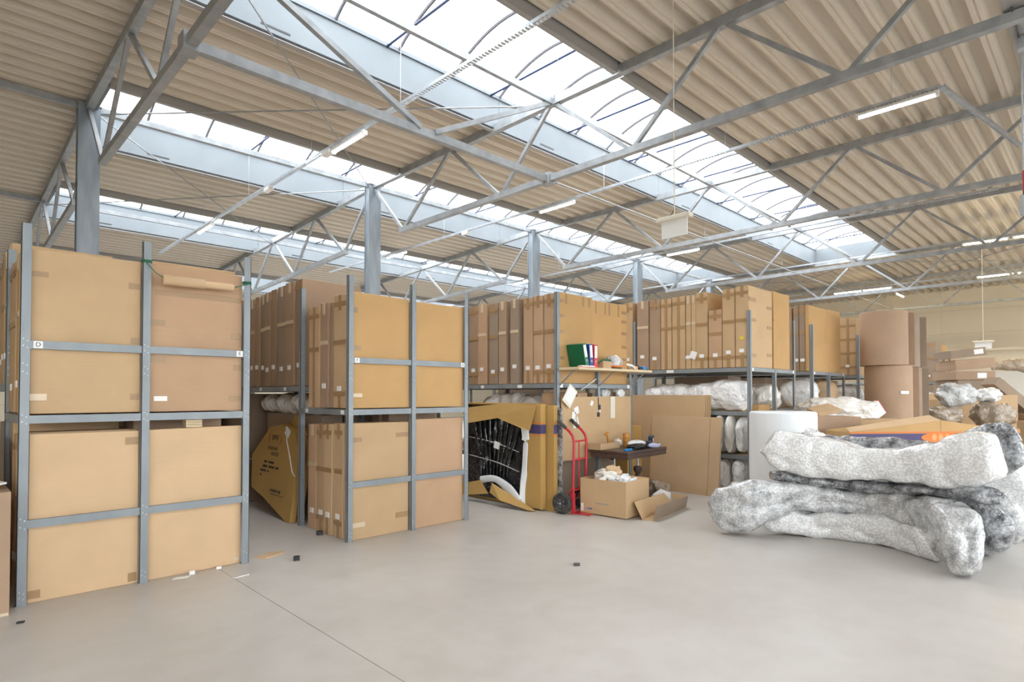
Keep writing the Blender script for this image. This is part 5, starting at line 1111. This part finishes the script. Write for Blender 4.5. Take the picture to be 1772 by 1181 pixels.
# --- open box with packing waste
ob = thing('open_carton', 'open tan carton full of crumpled packing paper beside the hand truck', 'carton', (6.115, 4.235, 0.013), R(4))
WX, WY, HZ = 0.57, 0.68, 0.445
MB().box(0, WX, 0, WY, 0, 0.006).build('base', 'kraft_yellow', ob)
for (a, b_, c, d_) in ((0, WX, 0, 0.007), (0, WX, WY-0.007, WY), (0, 0.007, 0.007, WY-0.007), (WX-0.007, WX, 0.007, WY-0.007)): MB().box(a, b_, c, d_, 0.006, HZ).build('side_panel', 'kraft', ob)
MB().prism([(WX-0.007, 0.02, HZ), (WX-0.007, WY-0.02, HZ), (WX-0.11, WY-0.05, HZ-0.03), (WX-0.11, 0.05, HZ-0.03)], (0, 0, 0.005)).build('folded_flap', 'kraft_yellow', ob)
MB().box(-0.0015, 0, WY-0.05, WY-0.01, 0.02, 0.12).build('shipping_label', 'paper', ob)
b = MB().box(-0.0012, 0, 0.25, 0.44, 0.13, 0.148).build('printed_line', 'ink_grey', ob)
for (u, m_) in ((0.60, 'ink_grey'), (0.565, 'cyan'), (0.53, 'blue'), (0.485, 'ink_grey')): MB().box(-0.0012, 0, u-0.022, u, 0.05, 0.072).build('print_mark', m_, ob)
pw = thing('packing_paper', 'crumpled tan and white packing paper piled in the open carton', 'packing paper', (6.40, 4.58, 0.30))
blob('tan_paper', (-0.07, 0.11, 0.17), (0.16, 0.14, 0.10), 'film_warm', pw, 0.4, 2.4, 80, 4); blob('tan_paper', (-0.02, 0.05, 0.20), (0.13, 0.10, 0.10), 'kraft_pale', pw, 0.55, 2.4, 81, 4)
blob('white_paper', (-0.02, -0.12, 0.12), (0.16, 0.14, 0.09), 'film_white', pw, 0.4, 2.6, 82, 4); blob('paper_fill', (-0.01, -0.01, 0.04), (0.22, 0.25, 0.10), 'film_warm', pw, 0.15, 2.2, 83, 3)

# --- cut carton trough, paper and bag
tg = thing('cut_carton', 'cut open carton trough lying on the floor before the open carton', 'carton', (6.28, 3.955, 0), R(9))
MB().box(0, 1.10, 0.0, 0.14, 0.0, 0.006).build('bottom_panel', 'kraft', tg)
MB().prism([(0, 0.0, 0.004), (1.10, 0.0, 0.004), (1.10, -0.03, 0.16), (0.03, -0.04, 0.185)], (0, 0.006, 0)).build('front_wall', 'kraft_grey', tg)
MB().prism([(0, 0.14, 0.004), (1.10, 0.14, 0.004), (0.92, 0.24, 0.20), (-0.02, 0.24, 0.215)], (0, 0.006, 0)).build('back_wall', 'kraft', tg)
MB().prism([(1.10, 0.0, 0.004), (1.10, 0.14, 0.004), (1.12, 0.22, 0.17), (1.12, -0.02, 0.17)], (0.006, 0, 0)).build('end_wall', 'kraft_pale', tg)
pp = thing('paper_sheet', 'white crumpled paper sheets on the floor behind the cut carton trough', 'paper', (7.28, 4.45, 0), R(-40))
for k in range(3): MB().prism([(-0.13+0.03*k, 0.04*k, 0.0), (0.13, 0.03*k, 0.0), (0.14, 0.05*k+0.03, 0.17-0.03*k), (-0.02*k, 0.05*k+0.04, 0.22-0.05*k), (-0.11, 0.05*k+0.02, 0.16-0.02*k)], (0, 0.002, 0)).build('sheet', 'paper', pp)
tag(blob('waste_bag', (7.65, 4.75, 0.13), (0.18, 0.18, 0.13), 'film_brown', amp=0.35, seed=85, sub=4, flat=-0.13), 'brown crumpled paper waste under the table', 'paper waste')

# --- litter on the floor
def scrap(pts, m, label, nm='paper_scrap', z=0.004):
    b = MB().prism([(x, y, 0.001) for x, y in pts], (0, 0, z)).build(nm, m); tag(b, label, 'litter'); return b
scrap([(2.19, 5.70), (2.27, 5.60), (2.47, 5.68), (2.50, 5.73), (2.38, 5.78)], 'kraft_pale', 'pale torn cardboard scrap on the floor at the aisle mouth by tag E', z=0.012)
scrap([(2.42, 5.36), (2.47, 5.34), (2.50, 5.40), (2.45, 5.42)], 'black', 'small black plastic bit on the floor before the aisle', 'plastic_bit', 0.03)
scrap([(4.15, 3.44), (4.19, 3.40), (4.24, 3.44), (4.20, 3.48)], 'dark', 'thin dark metal flake lying alone on the open floor', 'metal_flake', 0.012)
scrap([(3.035, 6.15), (3.095, 6.12), (3.125, 6.18), (3.065, 6.22)], 'black', 'black plastic clip on the floor at the foot of the F cartons', 'plastic_clip', 0.035)
scrap([(1.46, 5.53), (1.56, 5.50), (1.60, 5.54), (1.5, 5.57)], 'paper', 'white paper shred on the floor below tag E')
scrap([(1.60, 5.57), (1.64, 5.56), (1.65, 5.59), (1.61, 5.60)], 'paper', 'tiny white paper ball at the carton foot below tag E', z=0.03)
scrap([(1.82, 5.58), (1.86, 5.57), (1.87, 5.60), (1.83, 5.61)], 'paper', 'tiny white paper bit further along the carton foot below tag E', z=0.02)
scrap([(1.83, 5.20), (1.97, 5.22), (1.97, 5.235), (1.83, 5.225)], 'film_white', 'clear tape strip lying on the floor in front of tag E', 'tape_strip', 0.006)
scrap([(0.43, 5.20), (0.47, 5.19), (0.48, 5.22), (0.44, 5.23)], 'ink', 'black speck on the floor before the post by tag D', 'plastic_bit', 0.008)

# --- things left of the D post
carton('carton', 'tall brown carton standing on the floor beside the D rack post', None, -0.45, 0.415, 5.45, 6.0, 0.0, 0.865, 'kraft_brown', [('F', 0.80, 0.86, 0.0, 0.02, 'tape_clear')])
oc = carton('carton', 'ochre printed carton behind the brown one beside the D rack', None, -0.45, 0.40, 6.25, 6.7, 0.0, 1.19, 'kraft_ochre')
for k in range(2): MB().box(0.36, 0.385, -0.228, -0.2245, 0.98-0.16*k, 1.09-0.16*k).build('printed_line', 'ink', oc)
tag(MB().obox(Matrix.Translation((0.18, 5.72, 0.895)) @ Euler((0.06, -0.09, 0.4)).to_matrix().to_4x4(), 0.36, 0.3, 0.012).build('paper_pack', 'paper'), 'white paper pack lying on the brown carton beside the D rack', 'paper')

# --- dark cartons added in place of the shade deep in racks and aisles
carton('carton', 'dark carton added in place of shade at the back of the wrapped bumper rack middle shelf', None, 9.96, 10.45, 4.75, 5.80, 1.283, 1.86, 'kraft_grey')
carton('carton', 'big dark carton added in place of shade at the far end of the aisle past the hood carton', None, 2.15, 3.08, 9.3, 10.4, 0.0, 1.7, 'kraft_grey')
carton('carton', 'big dark carton added in place of shade at the far end of the aisle past the torn golden carton', None, 4.85, 5.9, 8.4, 9.5, 0.0, 1.75, 'kraft_grey')
carton('carton', 'big dark carton added in place of shade in the aisle between binder rack and wrapped bumper rack', None, 7.85, 8.72, 7.2, 8.4, 0.0, 1.8, 'kraft_grey')
carton('carton', 'dark carton added in place of shade at the back of the fifth rack middle shelf', None, 11.5, 13.1, 4.75, 5.70, 1.283, 1.86, 'kraft_grey')
carton('carton', 'dark carton added in place of shade at the back of the sixth rack middle shelf', None, 14.25, 15.8, 4.75, 5.70, 1.283, 1.86, 'kraft_grey')
carton('carton', 'wide dark carton added in place of shade on the floor in the low back of the F and G rack', None, 3.2, 4.65, 8.75, 10.4, 0.0, 0.55, 'kraft_grey')
carton('carton', 'wide dark carton added in place of shade on the low shelf at the back of the F and G rack', None, 3.2, 4.65, 8.75, 10.4, 0.623, 1.55, 'kraft_grey')
